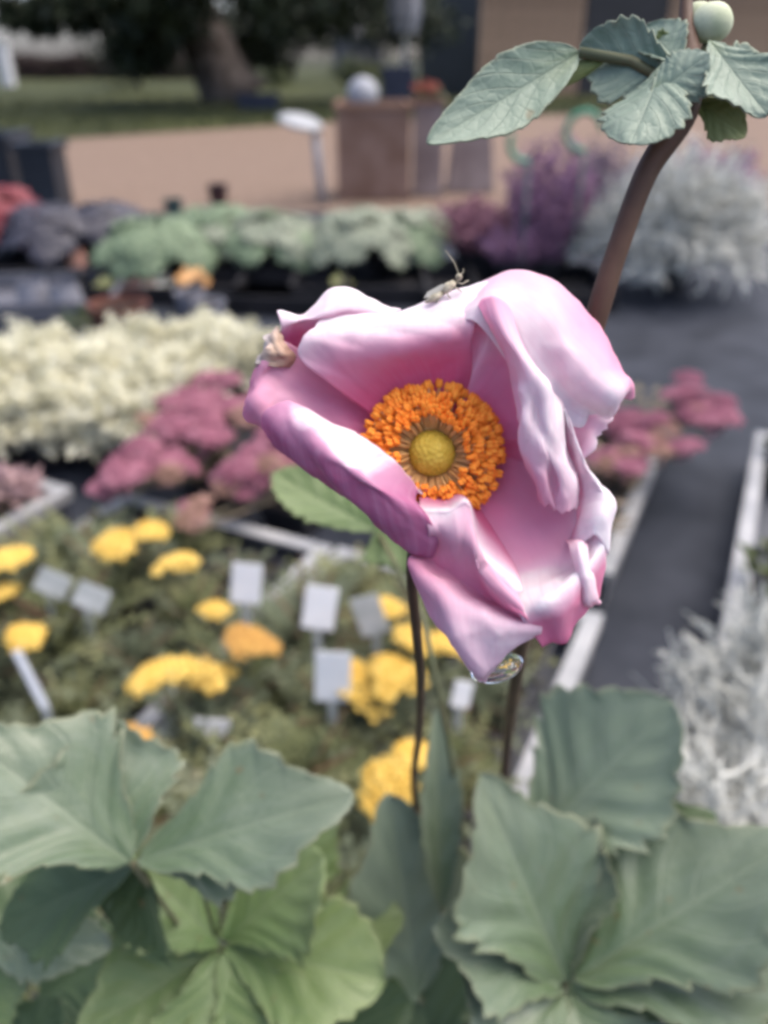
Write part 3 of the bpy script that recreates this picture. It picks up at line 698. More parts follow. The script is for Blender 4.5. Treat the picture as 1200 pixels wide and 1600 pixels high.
def coral_bell(label, px, py, m1, m2, R=.17, h=.15, n=34, olds=()):
    loc = G(px, py+16); t = empty('coral_bell_plant', loc); inst('pot', POT17, t)
    for i in range(n):
        f = math.sqrt((i+.5)/n); a = i*2.39996+random.uniform(-.3, .3); r = R*f*.85
        p = Vector((r*math.cos(a), r*math.sin(a), .085+h*math.sqrt(max(0, 1-f*f*.85))*random.uniform(.85, 1.08)))
        mm = m1 if random.random() < .6 else m2
        inst('leaf', LV[mm.name][i % 2], t, p, (random.uniform(-.2, .2), .12+.75*f+random.uniform(-.15, .15), a), random.uniform(.85, 1.25))
    for (dx, dy, dz, m, s) in olds:
        inst('leaf', LV[m.name][0], t, (dx, dy, dz), (random.uniform(-.3, .3), 1.1, -math.pi/2+dx*2), s)
    return tag(t, label, 'plant')
random.seed(51)
coral_bell('green coral bells with orange and salmon old leaves at the front', 255, 425, M_h1, M_h1, .21, .15, 42, [(-.16, -.16, 0.06, M_h3, .9), (-.02, -.19, 0.07, M_h7, 1.1), (.15, -.16, 0.09, M_h4, 1.1), (.06, -.22, 0.03, M_h7, .7)])
coral_bell('green coral bells between the orange-leaved one and the silvery ones', 345, 408, M_h1, M_h2, .19, .16, 40, [(-.02, -.2, 0.11, M_h3, .8)])
coral_bell('grey green coral bells in front of the garden post', 430, 415, M_h2, M_h1, .2, .15, 40)
coral_bell('silver mottled coral bells with the palest leaves', 560, 418, M_h2, M_h2, .2, .16, 42, [(-.05, -.2, 0.06, M_h3, .7)])
coral_bell('mottled coral bells next to the purple heather', 640, 405, M_h1, M_h2, .17, .14, 34)
coral_bell('dark plum coral bells beside the red-leaved plant', 95, 402, M_h5, M_h5, .2, .15, 38)
coral_bell('dark plum coral bells next to the green ones with a salmon leaf', 170, 395, M_h5, M_h5, .17, .15, 34, [(-.06, -.18, 0.09, M_h7, .9)])
coral_bell('red leaved coral bells in front of the black crates', 15, 388, M_h6, M_h6, .19, .2, 40)
t = inst('flower_pot', pot_mesh(.12, .10, True, mat('plum_pot', (.02, .007, .010), (.04, .014, .018), 9, .5)), None, G(342, 318), (0, 0, 0)); tag(t, 'small dark plum pot on the gravel behind the coral bells', 'pot')
t = inst('flower_pot', pot_mesh(.11, .06, True, mat('teal_pot', (.02, .05, .05), (.03, .07, .065), 9, .5)), None, G(272, 330), (0, 0, 0)); tag(t, 'low dark teal pot at the back of the coral bells', 'pot')

# heathers and cushion bush -------------------------------------------------
M_hea = mat('heather_purple', (.165, .085, .145), (.31, .18, .28), 25, .8, .2)
M_hea2 = mat('heather_pink', (.19, .085, .12), (.31, .16, .20), 25, .8, .2)
M_hea3 = mat('heather_magenta', (.22, .05, .18), (.33, .1, .27), 25, .8, .2)
def heather(seed, m, R, h, n):
    random.seed(seed); q = MB()
    for _ in range(n):
        a = random.uniform(0, 6.28); r = R*math.sqrt(random.random()); base = Vector((r*.4*math.cos(a), r*.4*math.sin(a), .07)); top = Vector((r*math.cos(a), r*math.sin(a), .09+h*random.uniform(.6, 1)*(1-.35*(r/R)**2)))
        q.tube([base, base.lerp(top, .5)+rdir()*.01, top], [.003, .002, .001], 3, False)
        for k in range(16):
            p = base.lerp(top, random.uniform(.3, 1.02)); q.leaf(p, rdir(.6), rdir(), .022, .012)
    return q.mesh('foliage', m, False)
plant('heather_plant', 'tall deep purple heather next to the cushion bush', 'plant', G(845, 440), POT17, [('foliage', heather(1, M_hea, .17, .44, 170))], scale=1)
plant('heather_plant', 'low pinkish purple heather beside the coral bells', 'plant', G(745, 425), POT17, [('foliage', heather(2, M_hea2, .21, .20, 150))])
plant('heather_plant', 'purple heather filling the gap at the pot rim in front', 'plant', G(800, 450), POT13, [('foliage', heather(3, M_hea, .13, .14, 70))])
plant('heather_plant', 'mauve heather standing behind the cushion bush', 'plant', G(930, 380), POT17, [('foliage', heather(4, mat('heather_mauve', (.16, .11, .15), (.26, .2, .24), 25, .8), .16, .40, 90))])
for px, py, s in ((1075, 352, 5), (1130, 356, 6)): plant('heather_plant', 'magenta heather peeping over the big cushion bush', 'plant', G(px, py), POT17, [('foliage', heather(s, M_hea3, .14, .30, 80))], 'magenta heathers behind the cushion bush')
random.seed(61)
q = MB(); shoots(q, 620, .36, .43, .0055, 4, 9, .2, .35, z0=.06)
plant('cushion_bush', 'large silver white cushion bush of tangled wiry shoots', 'plant', G(1045, 450), POT13, [('foliage', q.mesh('foliage', M_silver, False))])
# green plastic pot handles
M_gp = mat('green_plastic', (.03, .22, .13), rough=.4)
for lab, px, py, d, r, a0, a1 in (('green plastic hoop sticking up between the heathers', 912, 205, 2.5, .055, 0, 4.9), ('short green plastic clip above the purple heather', 822, 224, 2.45, .05, 2.6, 5.0)):
    c = P(px, py, d); q = MB(); q.tube([(r*math.cos(a0+(a1-a0)*i/14), 0, r*math.sin(a0+(a1-a0)*i/14)) for i in range(15)], .009, 8)
    lo = min(v[2] for v in q.v); q.tube([(r*math.cos(a1), 0, r*math.sin(a1)), (r*math.cos(a1)+.005, .03, -c.z+.12)], .0022, 6); tag(q.build('pot_hoop', M_gp, loc=c), lab, 'hoop')

# ------------------------------------------------------------------ the anemone
ANB = Vector((.08, .27, 0.0)); an = empty('anemone_plant', ANB); PT = pot_mesh(.13, .12, True)
inst('pot', PT, an)
def rel_(v): return v - ANB
M_stem = mat('anemone_stem', (.055, .030, .020), (.10, .055, .035), 60, .6, .3, .2, 300)
M_pet = mat('anemone_petiole', (.07, .085, .04), (.11, .10, .05), 40, .6)
def stem(pts, r, name='stem', m=None):
    M = cr_weights(len(pts), 8*(len(pts)-1)+1); A = M @ np.array([list(p) for p in pts]); rr = (M @ np.array(r).reshape(-1, 1)).ravel()
    q = MB(); q.tube([Vector(a)-ANB for a in A], [float(x) for x in rr], 12); return q.build(name, m or M_stem, an)
BASE = ANB + Vector((0, 0, .10))
stem([P(680, 715, .170), P(662, 790, .174), P(643, 880, .180), P(650, 980, .194), P(657, 1060, .22), P(655, 1140, .27), P(648, 1240, .37), P(670, 1390, .44), P(720, 1560, .50), BASE], [.0013, .0013, .0012, .0012, .0012, .0013, .0015, .0017, .002, .0026])
stem([P(1078, -80, .168), P(1072, 20, .166), P(1078, 95, .164), P(1068, 175, .163), P(1010, 270, .166), P(965, 390, .170), P(930, 500, .174), P(895, 620, .182), P(865, 760, .194), P(835, 900, .212), P(808, 1050, .26), P(788, 1210, .40), P(780, 1380, .46), P(775, 1540, .51), BASE + Vector((.01, .01, 0))],
     [.0012, .0014, .0023, .0029, .0024, .0023, .0025, .0023, .0022, .0022, .0021, .0021, .0023, .0026, .003])

# leaves ------------------------------------------------------------------
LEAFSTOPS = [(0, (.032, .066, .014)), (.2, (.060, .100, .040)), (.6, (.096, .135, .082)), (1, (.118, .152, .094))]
M_leaf = ramp_mat('anemone_leaf', LEAFSTOPS, .40, .55, .12, (14, .35), (.135, .172, .128), .35, 300, .24, edge=(.17, .16, .07), sheen=.22, net=(.17, .21, .14))
M_leaft = ramp_mat('anemone_young_leaf', [(0, (.12, .17, .08)), (.3, (.165, .23, .17)), (1, (.20, .26, .20))], .5, .4, .15, (14, .3), (.22, .28, .23), .3, 500, .16, edge=(.22, .22, .12), sheen=.15, net=(.215, .27, .205))
M_leafg = ramp_mat('anemone_leaf_green', [(0, (.040, .085, .012)), (.3, (.080, .132, .034)), (1, (.135, .185, .068))], .45, .45, .15, (14, .3), (.125, .17, .08), .4, 300, .22, edge=(.15, .16, .055), sheen=.1, net=(.15, .19, .09))
M_leafd = ramp_mat('anemone_leaf_shaded', [(0, (.024, .046, .012)), (.5, (.042, .072, .025)), (1, (.052, .084, .034))], .5, .4, .1, (14, .3), (.06, .095, .042), .4, 300, .16, net=(.075, .11, .05))  # darker copy of the leaf colours, shade painted in for overshadowed leaves
M_under = ramp_mat('anemone_leaf_underside', [(0, (.13, .17, .05)), (1, (.19, .22, .09))], .6, .3, .15, (12, .3), (.22, .25, .13), .4, 500, .1)
M_leaft2 = ramp_mat('anemone_pale_leaf', [(0, (.07, .115, .05)), (.3, (.115, .16, .10)), (1, (.15, .195, .13))], .42, .5, .12, (14, .3), (.17, .21, .16), .3, 300, .2, edge=(.20, .19, .09), sheen=.2, net=(.2, .245, .17))
LN = [0]
def anemone_leaf(base, tip, width, m=None, droop=.10, cup=.10, roll=0.0, lobes=.24, facing=.55, fold=0.06, name='leaf', teeth=.085, wpos=.45, petiole=None, skew=0):
    """base, tip = (px, py, depth); width in photo pixels at mid depth"""
    LN[0] += 1; sd = LN[0]; rg = np.random.default_rng(sd)
    A = P(*base); B = P(*tip); ax = B-A; L = ax.length; ax.normalize()
    W = width/FPX*(base[2]+tip[2])/2/2
    tocam = (Vector((0, 0, CAM_H)) - (A+B)/2).normalized(); nr = Vector((0, 0, 1))*(1-facing) + tocam*facing
    sdv = ax.cross(nr).normalized(); nr = sdv.cross(ax).normalized()
    if roll: R = Matrix.Rotation(roll, 3, ax); sdv = R @ sdv; nr = R @ nr
    S, T = 64, 37; s = np.linspace(0, 1, S)[:, None]; t = np.linspace(-1, 1, T)[None, :]
    k = math.log(.5)/math.log(wpos)
    prof = np.sin(np.pi*np.clip(s, 0, 1)**k)**.72
    lob = 1 + lobes*np.cos((s-.50)*2*np.pi*1.6)*(s < .97)
    nt = 9; ph = rg.uniform(0, 1); saw = ((s*nt+ph) % 1.0)
    tooth = 1 + teeth*2*(saw-.5)*(1+.5*np.sin(s*17+sd)) 
    sidevar = 1 + .10*np.sin(s*5+sd)*np.sign(t)
    hw = W*prof*np.where(np.abs(t) > 0, lob*sidevar, 1)*(1+(tooth-1)*np.abs(t)**4) + W*.02
    x = s*L + .10*L*np.abs(t)*prof*(.5-s)*.5 + L*.05*np.abs(t)**2*prof
    y = t*hw + skew*W*np.sin(np.pi*s)
    at = np.abs(t)
    vein = np.cos((s*1.0 - .42*at*W*2/L)*2*np.pi*5.2)
    z = -droop*L*(s**2) + cup*W*at**1.7*2*prof - .6*fold*W*np.exp(-(at/.16)**2)*prof + .018*W*vein*np.minimum(1, at*3)*prof
    z = z + .06*W*np.sin(s*4.3+sd)*t + .05*W*np.sin(s*9+sd*2+t*2.5)*at + droop*L*.25*s
    O = np.array(A-ANB)[None, None, :]
    pts = O + x[..., None]*np.array(ax) + y[..., None]*np.array(sdv) + z[..., None]*np.array(nr)
    uvs = (np.broadcast_to(np.clip(.15*s+.85*np.sqrt(s*s+.10*at*at), 0, 1), (S, T)).ravel(), np.broadcast_to((t+1)/2, (S, T)).ravel())
    o = grid_object(name, pts, [m or M_leaf, M_under], an, .00035, uvs=uvs, offset=-1, uv2=(np.broadcast_to(s, (S, T)).ravel(), np.broadcast_to((t+1)/2, (S, T)).ravel()))
    if petiole:
        q = MB(); q.tube([Vector(p)-ANB for p in petiole], [.0012]*len(petiole), 6); q.build('petiole', M_pet, o)
    return o
# lower right clump
C1 = (885, 1535, 0.349)
anemone_leaf(C1, (755, 1212, 0.340), 235, droop=.05, cup=.12, lobes=.2, wpos=.42, roll=.25, petiole=[P(*C1), P(870, 1650, 0.432), BASE])
anemone_leaf((892, 1510, 0.348), (925, 1275, 0.362), 120, droop=.05, cup=.2, wpos=.5, roll=-.5)
anemone_leaf((895, 1530, 0.345), (1245, 1300, 0.333), 250, droop=.06, cup=.10, wpos=.5, roll=-.2)
anemone_leaf((895, 1545, 0.343), (1290, 1500, 0.318), 190, droop=.08, cup=.12, wpos=.5, roll=-.35)
anemone_leaf((880, 1545, 0.345), (690, 1440, 0.333), 170, droop=.10, cup=.1, wpos=.55, roll=.2)
anemone_leaf((880, 1550, 0.343), (740, 1680, 0.311), 190, droop=.08, cup=.1, wpos=.5)
anemone_leaf((890, 1555, 0.343), (960, 1740, 0.305), 200, droop=.06, cup=.1, wpos=.5)
anemone_leaf((828, 1318, 0.381), (1052, 1098, 0.362), 245, M_leaft2, facing=.25, droop=.0, cup=.06, lobes=.1, wpos=.5, roll=.15, petiole=[P(850, 1310, 0.381), P(840, 1400, 0.419), BASE])
anemone_leaf((900, 1330, 0.394), (1120, 1270, 0.381), 95, M_leafd, droop=.05, wpos=.5)
anemone_leaf((690, 1420, 0.362), (682, 1108, 0.362), 66, facing=.3, droop=.02, cup=.25, wpos=.4, lobes=.05, roll=.3, petiole=[P(690, 1420, 0.362), P(720, 1500, 0.419), BASE])
anemone_leaf((655, 1560, 0.381), (612, 1245, 0.368), 185, M_leaft2, facing=.25, droop=.04, cup=.08, wpos=.45, roll=.1, petiole=[P(655, 1560, 0.381), P(690, 1600, 0.432), BASE])
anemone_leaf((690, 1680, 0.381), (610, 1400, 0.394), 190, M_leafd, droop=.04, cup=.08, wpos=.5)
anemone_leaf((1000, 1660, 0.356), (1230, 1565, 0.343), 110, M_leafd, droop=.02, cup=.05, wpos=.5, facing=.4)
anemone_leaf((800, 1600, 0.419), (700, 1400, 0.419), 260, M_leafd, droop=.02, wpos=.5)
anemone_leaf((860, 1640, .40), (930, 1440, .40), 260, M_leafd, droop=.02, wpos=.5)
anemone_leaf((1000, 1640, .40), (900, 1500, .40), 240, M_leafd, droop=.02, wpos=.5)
# middle left clump, greener
C2 = (345, 1478, 0.345)
anemone_leaf(C2, (205, 1335, 0.340), 185, M_leafg, droop=.06, cup=.10, wpos=.58, roll=.2, lobes=.08, petiole=[P(*C2), P(420, 1640, 0.419), BASE])
anemone_leaf((350, 1470, 0.345), (500, 1335, 0.343), 200, M_leafg, droop=.06, cup=.10, wpos=.6, roll=-.2, lobes=.06)
anemone_leaf((350, 1480, 0.343), (600, 1525, 0.328), 190, M_leafg, droop=.10, cup=.10, wpos=.58, lobes=.06)
anemone_leaf((340, 1485, 0.343), (120, 1620, 0.318), 190, M_leafg, droop=.08, cup=.1, wpos=.5)
anemone_leaf((345, 1490, 0.340), (320, 1720, 0.305), 175, M_leafg, droop=.05, cup=.1, wpos=.5)
anemone_leaf((350, 1488, 0.340), (450, 1700, 0.311), 150, M_leafg, droop=.05, cup=.1, wpos=.5)
anemone_leaf((420, 1400, 0.381), (520, 1262, 0.387), 105, M_leafg, droop=.03, cup=.08, wpos=.55)
anemone_leaf((470, 1480, 0.368), (630, 1430, 0.368), 130, M_leafg, droop=.03, cup=.05, wpos=.5)
anemone_leaf((480, 1640, 0.368), (640, 1560, 0.362), 190, M_leafd, droop=.03, cup=.05, wpos=.5)
# left clump
C3 = (205, 1347, 0.286)
anemone_leaf(C3, (-60, 1142, 0.273), 250, droop=.06, cup=.1, wpos=.5, roll=.1, petiole=[P(*C3), P(320, 1500, 0.381), BASE])
anemone_leaf((195, 1342, 0.287), (150, 1120, 0.298), 200, droop=.06, cup=.1, wpos=.5, roll=.1)
anemone_leaf((215, 1344, 0.287), (548, 1234, 0.286), 190, droop=.07, cup=.12, lobes=.22, wpos=.5, roll=-.1)
anemone_leaf((230, 1352, 0.292), (425, 1332, 0.298), 110, droop=.1, cup=.08, wpos=.55)
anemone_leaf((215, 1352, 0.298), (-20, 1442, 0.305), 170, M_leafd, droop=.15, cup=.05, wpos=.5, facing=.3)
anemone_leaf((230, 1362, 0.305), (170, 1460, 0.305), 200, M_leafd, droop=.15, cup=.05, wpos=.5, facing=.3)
anemone_leaf((-40, 1470, 0.318), (172, 1475, 0.318), 105, droop=.06, cup=.1, wpos=.5, lobes=.1, petiole=[P(-40, 1470, 0.318), P(60, 1640, 0.381), BASE])
anemone_leaf((-60, 1590, 0.318), (42, 1520, 0.318), 110, M_leafg, droop=.06, cup=.1, wpos=.6, teeth=.14)
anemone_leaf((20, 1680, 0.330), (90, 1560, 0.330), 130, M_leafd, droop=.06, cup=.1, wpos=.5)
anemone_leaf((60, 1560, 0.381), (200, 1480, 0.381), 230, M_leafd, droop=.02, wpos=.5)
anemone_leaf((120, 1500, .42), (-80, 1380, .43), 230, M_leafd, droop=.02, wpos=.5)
# leaves seen past the flower
anemone_leaf((590, 830, .36), (425, 735, .37), 95, M_leafg, droop=.05, cup=.06, wpos=.55, lobes=.05, petiole=[P(590, 830, .36), P(660, 960, .33), P(690, 1100, .32), P(722, 1290, .40), BASE])
anemone_leaf((600, 800, .36), (640, 895, .36), 95, M_leafg, droop=.05, cup=.06, wpos=.5)
# whorl on the tall stem
N0 = (1070, 150, .163)
anemone_leaf((905, 82, .165), (667, 228, .160), 105, M_leaft, droop=-.04, cup=.16, wpos=.40, lobes=.04, roll=-.25, teeth=.03, petiole=[P(905, 82, .165), P(985, 95, .166), P(1066, 140, .164)])
anemone_leaf((1060, 120, .164), (905, 70, .168), 110, M_leaft, droop=.04, cup=.14, wpos=.55, lobes=.12, roll=-.5)
anemone_leaf((1040, 95, .162), (985, 222, .155), 125, M_leaft, droop=.02, cup=-.10, wpos=.6, lobes=.06, roll=.15)
anemone_leaf((1062, 100, .162), (1010, 38, .168), 75, M_leaft, droop=.05, cup=.15, wpos=.5, lobes=.05)
anemone_leaf((1020, 150, .160), (1108, 82, .156), 85, M_leaft, droop=.04, cup=-.12, wpos=.5, lobes=.05, roll=.2)
anemone_leaf((1108, 62, .160), (1200, 178, .155), 110, M_leaft, droop=.02, cup=.12, wpos=.55, lobes=.15, roll=-.2)
anemone_leaf((1080, 130, .162), (1230, 120, .165), 90, M_leaft, droop=.08, cup=.1, wpos=.5, roll=.2)
anemone_leaf((1085, 155, .166), (1168, 212, .170), 60, M_under, droop=.05, cup=.1, wpos=.5, facing=.8)
anemone_leaf((950, 92, .166), (815, 136, .166), 34, M_under, droop=.03, cup=-.2, wpos=.5, lobes=0, teeth=.01, facing=.9)
anemone_leaf((1070, 75, .166), (1005, 85, .168), 46, M_under, droop=.03, cup=.1, wpos=.5, facing=.9)
M_bud = mat('bud_silk', (.42, .47, .30), (.55, .58, .42), 150, .7, .3, .3, 900, transl=.15)
def bud(px, py, d, r, stalk):
    c = P(px, py, d)-ANB; q = MB(); n = 20; m = 14; vs = []
    for i in range(m+1):
        th = math.pi*i/m
        for k in range(n):
            a = 2*math.pi*k/n; rr = r*(1+.06*abs(math.sin(a*2.5+th*.8))**.5*math.sin(th)); vs.append((c.x+rr*math.sin(th)*math.cos(a), c.y+rr*math.sin(th)*math.sin(a), c.z+rr*.96*math.cos(th)))
    q.add(vs, [(i*n+k, (i+1)*n+k, (i+1)*n+(k+1) % n, i*n+(k+1) % n) for i in range(m) for k in range(n)]); o = q.build('bud', M_bud, an)
    q = MB(); q.tube([c - Vector((0, 0, r*.9)), (P(*stalk)-ANB)], .0009, 8); q.build('stalk', M_pet, o); return o
bud(1112, 36, .165, .0040, (1078, 120, .164)); bud(1090, 28, .172, .0032, (1076, 120, .165)); bud(308, 1352, .30, .0046, (335, 1460, .335))

# flower -------------------------------------------------------------------
DF = .157
fl = empty('flower', rel_(P(675, 708, DF+.010)), 0, an); FLO = P(675, 708, DF+.010)
up_st = [(0, (.62, .06, .165)), (.2, (.74, .18, .32)), (.42, (.83, .375, .525)), (.65, (.87, .55, .68)), (.88, (.89, .74, .81)), (1, (.93, .87, .91))]
M_pu = ramp_mat('petal_upper', up_st, .8, .12, .42, (40, .14), (.70, .34, .48), .06, 900, .13, sss=.4)
M_pl = ramp_mat('petal_under', [(0, (.64, .30, .43)), (.4, (.66, .32, .47)), (.75, (.72, .42, .56)), (1, (.78, .56, .67))], .8, .12, .4, (36, .25), (.52, .19, .34), .06, 900, .13, sss=.4)
M_pd = ramp_mat('petal_purple', [(0, (.52, .12, .26)), (.28, (.90, .80, .86)), (.38, (.90, .78, .86)), (.44, (.58, .30, .44)), (.58, (.44, .155, .29)), (.8, (.40, .125, .25)), (1, (.32, .08, .17))], .7, .2, .32, (20, .4), (.58, .33, .47), .08, 900, .12, sss=.3)  # whitish band paints sky light on the upturned lip of petal D
M_dry = ramp_mat('petal_withered', [(0, (.45, .28, .22)), (.5, (.50, .36, .27)), (1, (.75, .66, .62))], .7, .2, .2, (14, .4), (.35, .22, .15), .4, 700, .15)
def petal(net, under_out=False, us=None, mf=None, res=13, thick=.00028, wr=.00002, ruf=.0008, cr=.00045, fine=.0006, seed=0, u0=0.0, u1=1.0, label=None, flip=False):
    """net: rows from the receptacle to the free edge; each row a list of (px, py, mm towards the lens)"""
    A = np.array([[[p[0], p[1], p[2]] for p in row] for row in net], float); R, C = A.shape[:2]
    MR, MC = cr_weights(R, res*(R-1)+1), cr_weights(C, res*(C-1)+1)
    Bq = np.einsum('ir,rck->ick', MR, A); Bq = np.einsum('jc,ick->ijk', MC, Bq)
    x = (Bq[..., 0]-600)/FPX; y = (800-Bq[..., 1])/FPX; d = DF-Bq[..., 2]/1000
    pts = np.stack([x*d, (CP+y*SP)*d, CAM_H+(-SP+y*CP)*d], -1)
    du = np.gradient(pts, axis=0); dv = np.gradient(pts, axis=1); nr = np.cross(du, dv); nr /= np.linalg.norm(nr, axis=-1, keepdims=True)+1e-12
    rg = np.random.default_rng(seed+100); S, T = nr.shape[:2]; s = np.linspace(0, 1, S)[:, None]; t = np.linspace(0, 1, T)[None, :]
    disp = np.zeros((S, T))
    for k in range(9):
        f = rg.uniform(12, 42); disp += wr/3*np.sin(t*f*2.2+rg.uniform(0, 6)+s*rg.uniform(-4, 4))*np.sin(s*rg.uniform(2, 7)+rg.uniform(0, 6))
    for k in range(6):
        disp += ruf/3*np.sin(t*rg.uniform(5, 16)+s*rg.uniform(-6, 6)+rg.uniform(0, 6))*s**2.2
    for k in range(7):          # soft crumples: rounded hollows with sharper ridges between
        fa, fb = rg.uniform(3, 11), rg.uniform(3, 11); w_ = np.sin(s*fa+t*fb*rg.choice([-1, 1])+rg.uniform(0, 6))
        disp += cr/4*(1-np.abs(w_)**.7)*np.sin(s*rg.uniform(2, 5)+t*rg.uniform(2, 5)+rg.uniform(0, 6))*np.clip(s*2.5, 0, 1)
    for i in range(S):          # fine irregular crinkle, stronger towards the free margin
        for j in range(T):
            p_ = Vector(pts[i, j]); k_ = min(1, s[i, 0]*2)
            n1 = noise.noise(p_*150+Vector((seed*3.1, 0, 0))); n2 = noise.noise(p_*480+Vector((0, seed*2.3, 0))); n3 = noise.noise(p_*1000)
            disp[i, j] += k_*(fine*(.5-abs(n1))*1.6 + fine*.22*(.4-abs(n2)) + fine*.05*n3)
    edge_n = np.zeros((1, T))
    for k in range(6): edge_n = edge_n + np.sin(t*rg.uniform(8, 60)+rg.uniform(0, 6))/6
    pts = pts + du/(np.linalg.norm(du, axis=-1, keepdims=True)+1e-12)*(edge_n*.0011*np.clip((s-.75)*4, 0, 1)**2)[..., None]
    pts = pts + nr*disp[..., None]; pts = pts - np.array(FLO)
    if us is None: ux = u0+(u1-u0)*s
    else:
        U_ = np.array([row if isinstance(row, (list, tuple)) else [row]*C for row in us], float)
        U_ = np.stack([np.interp(s[:, 0]*(R-1), np.arange(R), U_[:, c]) for c in range(C)], 1)
        ux = np.stack([np.interp(t[0]*(C-1), np.arange(C), U_[i]) for i in range(S)], 0)
    uvs = (np.broadcast_to(ux, (S, T)).ravel(), np.broadcast_to(t, (S, T)).ravel())
    toc = np.array(Vector((0, 0, CAM_H))-FLO)[None, None, :]-pts
    if ((nr*toc).sum(-1)/np.linalg.norm(toc, axis=-1)).mean() > 0: pts = pts[:, ::-1]
    o = grid_object('petal', pts, [mf, M_pu] if mf else [M_pl, M_pu] if under_out else [M_pu, M_pl], fl, thick, uvs=uvs)
    if label: o['label'] = label
    return o
# A: upper left petal, inner face, rim bent back to the sky, its highlight put into the colour
petal([[(640, 690, -9), (652, 682, -9), (668, 676, -9), (688, 674, -9), (704, 678, -9)],
       [(570, 640, -5), (600, 612, -5), (650, 595, -5), (700, 588, -5), (735, 592, -5)],
       [(510, 595, 0), (545, 568, 2), (620, 548, 3), (690, 537, 3), (738, 530, 2)],
       [(466, 554, 2), (505, 530, 3.5), (595, 520, 4), (690, 508, 4), (745, 492, 3)],
       [(488, 520, 1), (508, 503, 1), (598, 498, 1), (690, 488, 1), (755, 470, 1)],
       [(498, 497, -3), (520, 487, -3.5), (600, 485, -4), (690, 466, -4), (768, 436, -5)],
       [(508, 505, -7), (525, 500, -8), (600, 500, -8), (690, 484, -8), (768, 456, -10)]], seed=1, us=[0, .12, .36, .8, .95, 1, .9], cr=.0013, ruf=.0012)
# B: upper left petal behind A, shadow below its rim painted as deeper pink
petal([[(620, 685, -11), (632, 678, -11), (645, 672, -11), (660, 670, -11)],
       [(490, 600, -9), (530, 575, -9), (575, 555, -9), (630, 545, -9)],
       [(442, 536, -4), (480, 525, -4), (540, 515, -4), (615, 505, -5)],
       [(440, 508, 0), (480, 499, 1), (543, 482, 0), (612, 490, -4)],
       [(435, 491, -2), (483, 472, -3), (545, 455, -5), (628, 476, -7)],
       [(446, 500, -8), (490, 484, -9), (547, 472, -11), (620, 488, -11)]], seed=2, us=[0, .1, .12, .85, .95, 1], cr=.0011, ruf=.0012)
# withered scrap of margin between B and C
petal([[(452, 540, -3), (462, 556, -3), (458, 576, -4)], [(438, 528, -1), (442, 552, .5), (436, 572, -1)], [(434, 512, -1), (424, 540, 1), (412, 570, 0)], [(430, 516, -3), (416, 545, -2), (404, 576, -3)]], seed=14, mf=M_dry, cr=.0012, ruf=.001, label='dry brownish petal margin')
# C: left petal
petal([[(655, 684, -10.5), (645, 694, -10.5), (640, 706, -10.5), (640, 722, -10.5)],
       [(572, 622, -8), (572, 648, -8), (577, 676, -8), (588, 708, -8)],
       [(495, 565, -5), (492, 605, -6), (502, 648, -6), (525, 705, -5)],
       [(443, 533, -1), (432, 582, -2), (436, 632, -1), (460, 690, 0)],
       [(428, 548, -1), (404, 590, 0), (406, 640, 1), (435, 690, 0)],
       [(422, 556, -5), (388, 604, -4), (396, 650, -3), (428, 690, -4)]], seed=3, us=[.05, .22, .42, .5, .42, .3], cr=.0012)
# D: lower left petal, standing up and folded outward
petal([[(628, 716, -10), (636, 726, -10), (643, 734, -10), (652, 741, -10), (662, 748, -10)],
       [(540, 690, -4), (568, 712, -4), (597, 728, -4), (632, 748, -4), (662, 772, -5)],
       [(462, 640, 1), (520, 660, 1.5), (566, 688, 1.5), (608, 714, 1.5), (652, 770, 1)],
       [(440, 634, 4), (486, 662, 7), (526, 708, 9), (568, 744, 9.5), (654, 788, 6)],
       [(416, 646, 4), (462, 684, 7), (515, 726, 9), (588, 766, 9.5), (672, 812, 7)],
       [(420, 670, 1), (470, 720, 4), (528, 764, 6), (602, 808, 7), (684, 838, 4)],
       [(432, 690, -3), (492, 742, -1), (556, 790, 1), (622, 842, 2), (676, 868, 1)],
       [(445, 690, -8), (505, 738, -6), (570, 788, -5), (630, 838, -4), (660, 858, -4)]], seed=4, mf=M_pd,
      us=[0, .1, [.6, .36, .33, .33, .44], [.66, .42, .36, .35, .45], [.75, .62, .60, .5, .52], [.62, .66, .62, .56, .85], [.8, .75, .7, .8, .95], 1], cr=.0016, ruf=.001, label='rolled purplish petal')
# E: bottom petal with the long tongue; rim light and crease shade are painted in
petal([[(655, 744, -10), (670, 748, -10), (686, 750, -10), (702, 747, -10), (716, 740, -10)],
       [(655, 780, -3), (690, 783, -4), (722, 775, -5), (752, 822, -5), (796, 872, -5)],
       [(655, 795, 4), (698, 797, 5), (729, 785, 5), (745, 852, 3), (812, 922, 4)],
       [(658, 802, 5.5), (700, 804, 6), (731, 795, 6), (738, 862, 5), (806, 934, 6)],
       [(670, 832, 6), (704, 838, 6), (732, 846, 6.5), (764, 900, 6.5), (824, 960, 6.5)],
       [(655, 862, -.5), (692, 886, -1), (732, 914, -.5), (782, 946, 0), (836, 974, 1.5)],
       [(638, 880, 2), (678, 915, 4.5), (722, 945, 5.5), (778, 972, 5.5), (845, 983, 3)],
       [(672, 955, 1), (698, 978, 4), (732, 998, 5.5), (782, 1004, 4.5), (838, 992, 1)],
       [(722, 1022, -1), (732, 1034, 1), (752, 1042, 2), (778, 1032, 1), (806, 1012, -1)],
       [(736, 1046, -3), (744, 1052, -2.5), (757, 1054, -2), (772, 1046, -2.5), (790, 1030, -3)]], seed=5, us=[0, .3, 1, [.62, .62, .62, .95, .95], [.5, .55, .6, .6, .55], .3, [.72, .72, .65, .5, .35], [.85, .82, .7, .6, .45], .75, .8], cr=.0011, label='long lower petal with a water drop at its tip')
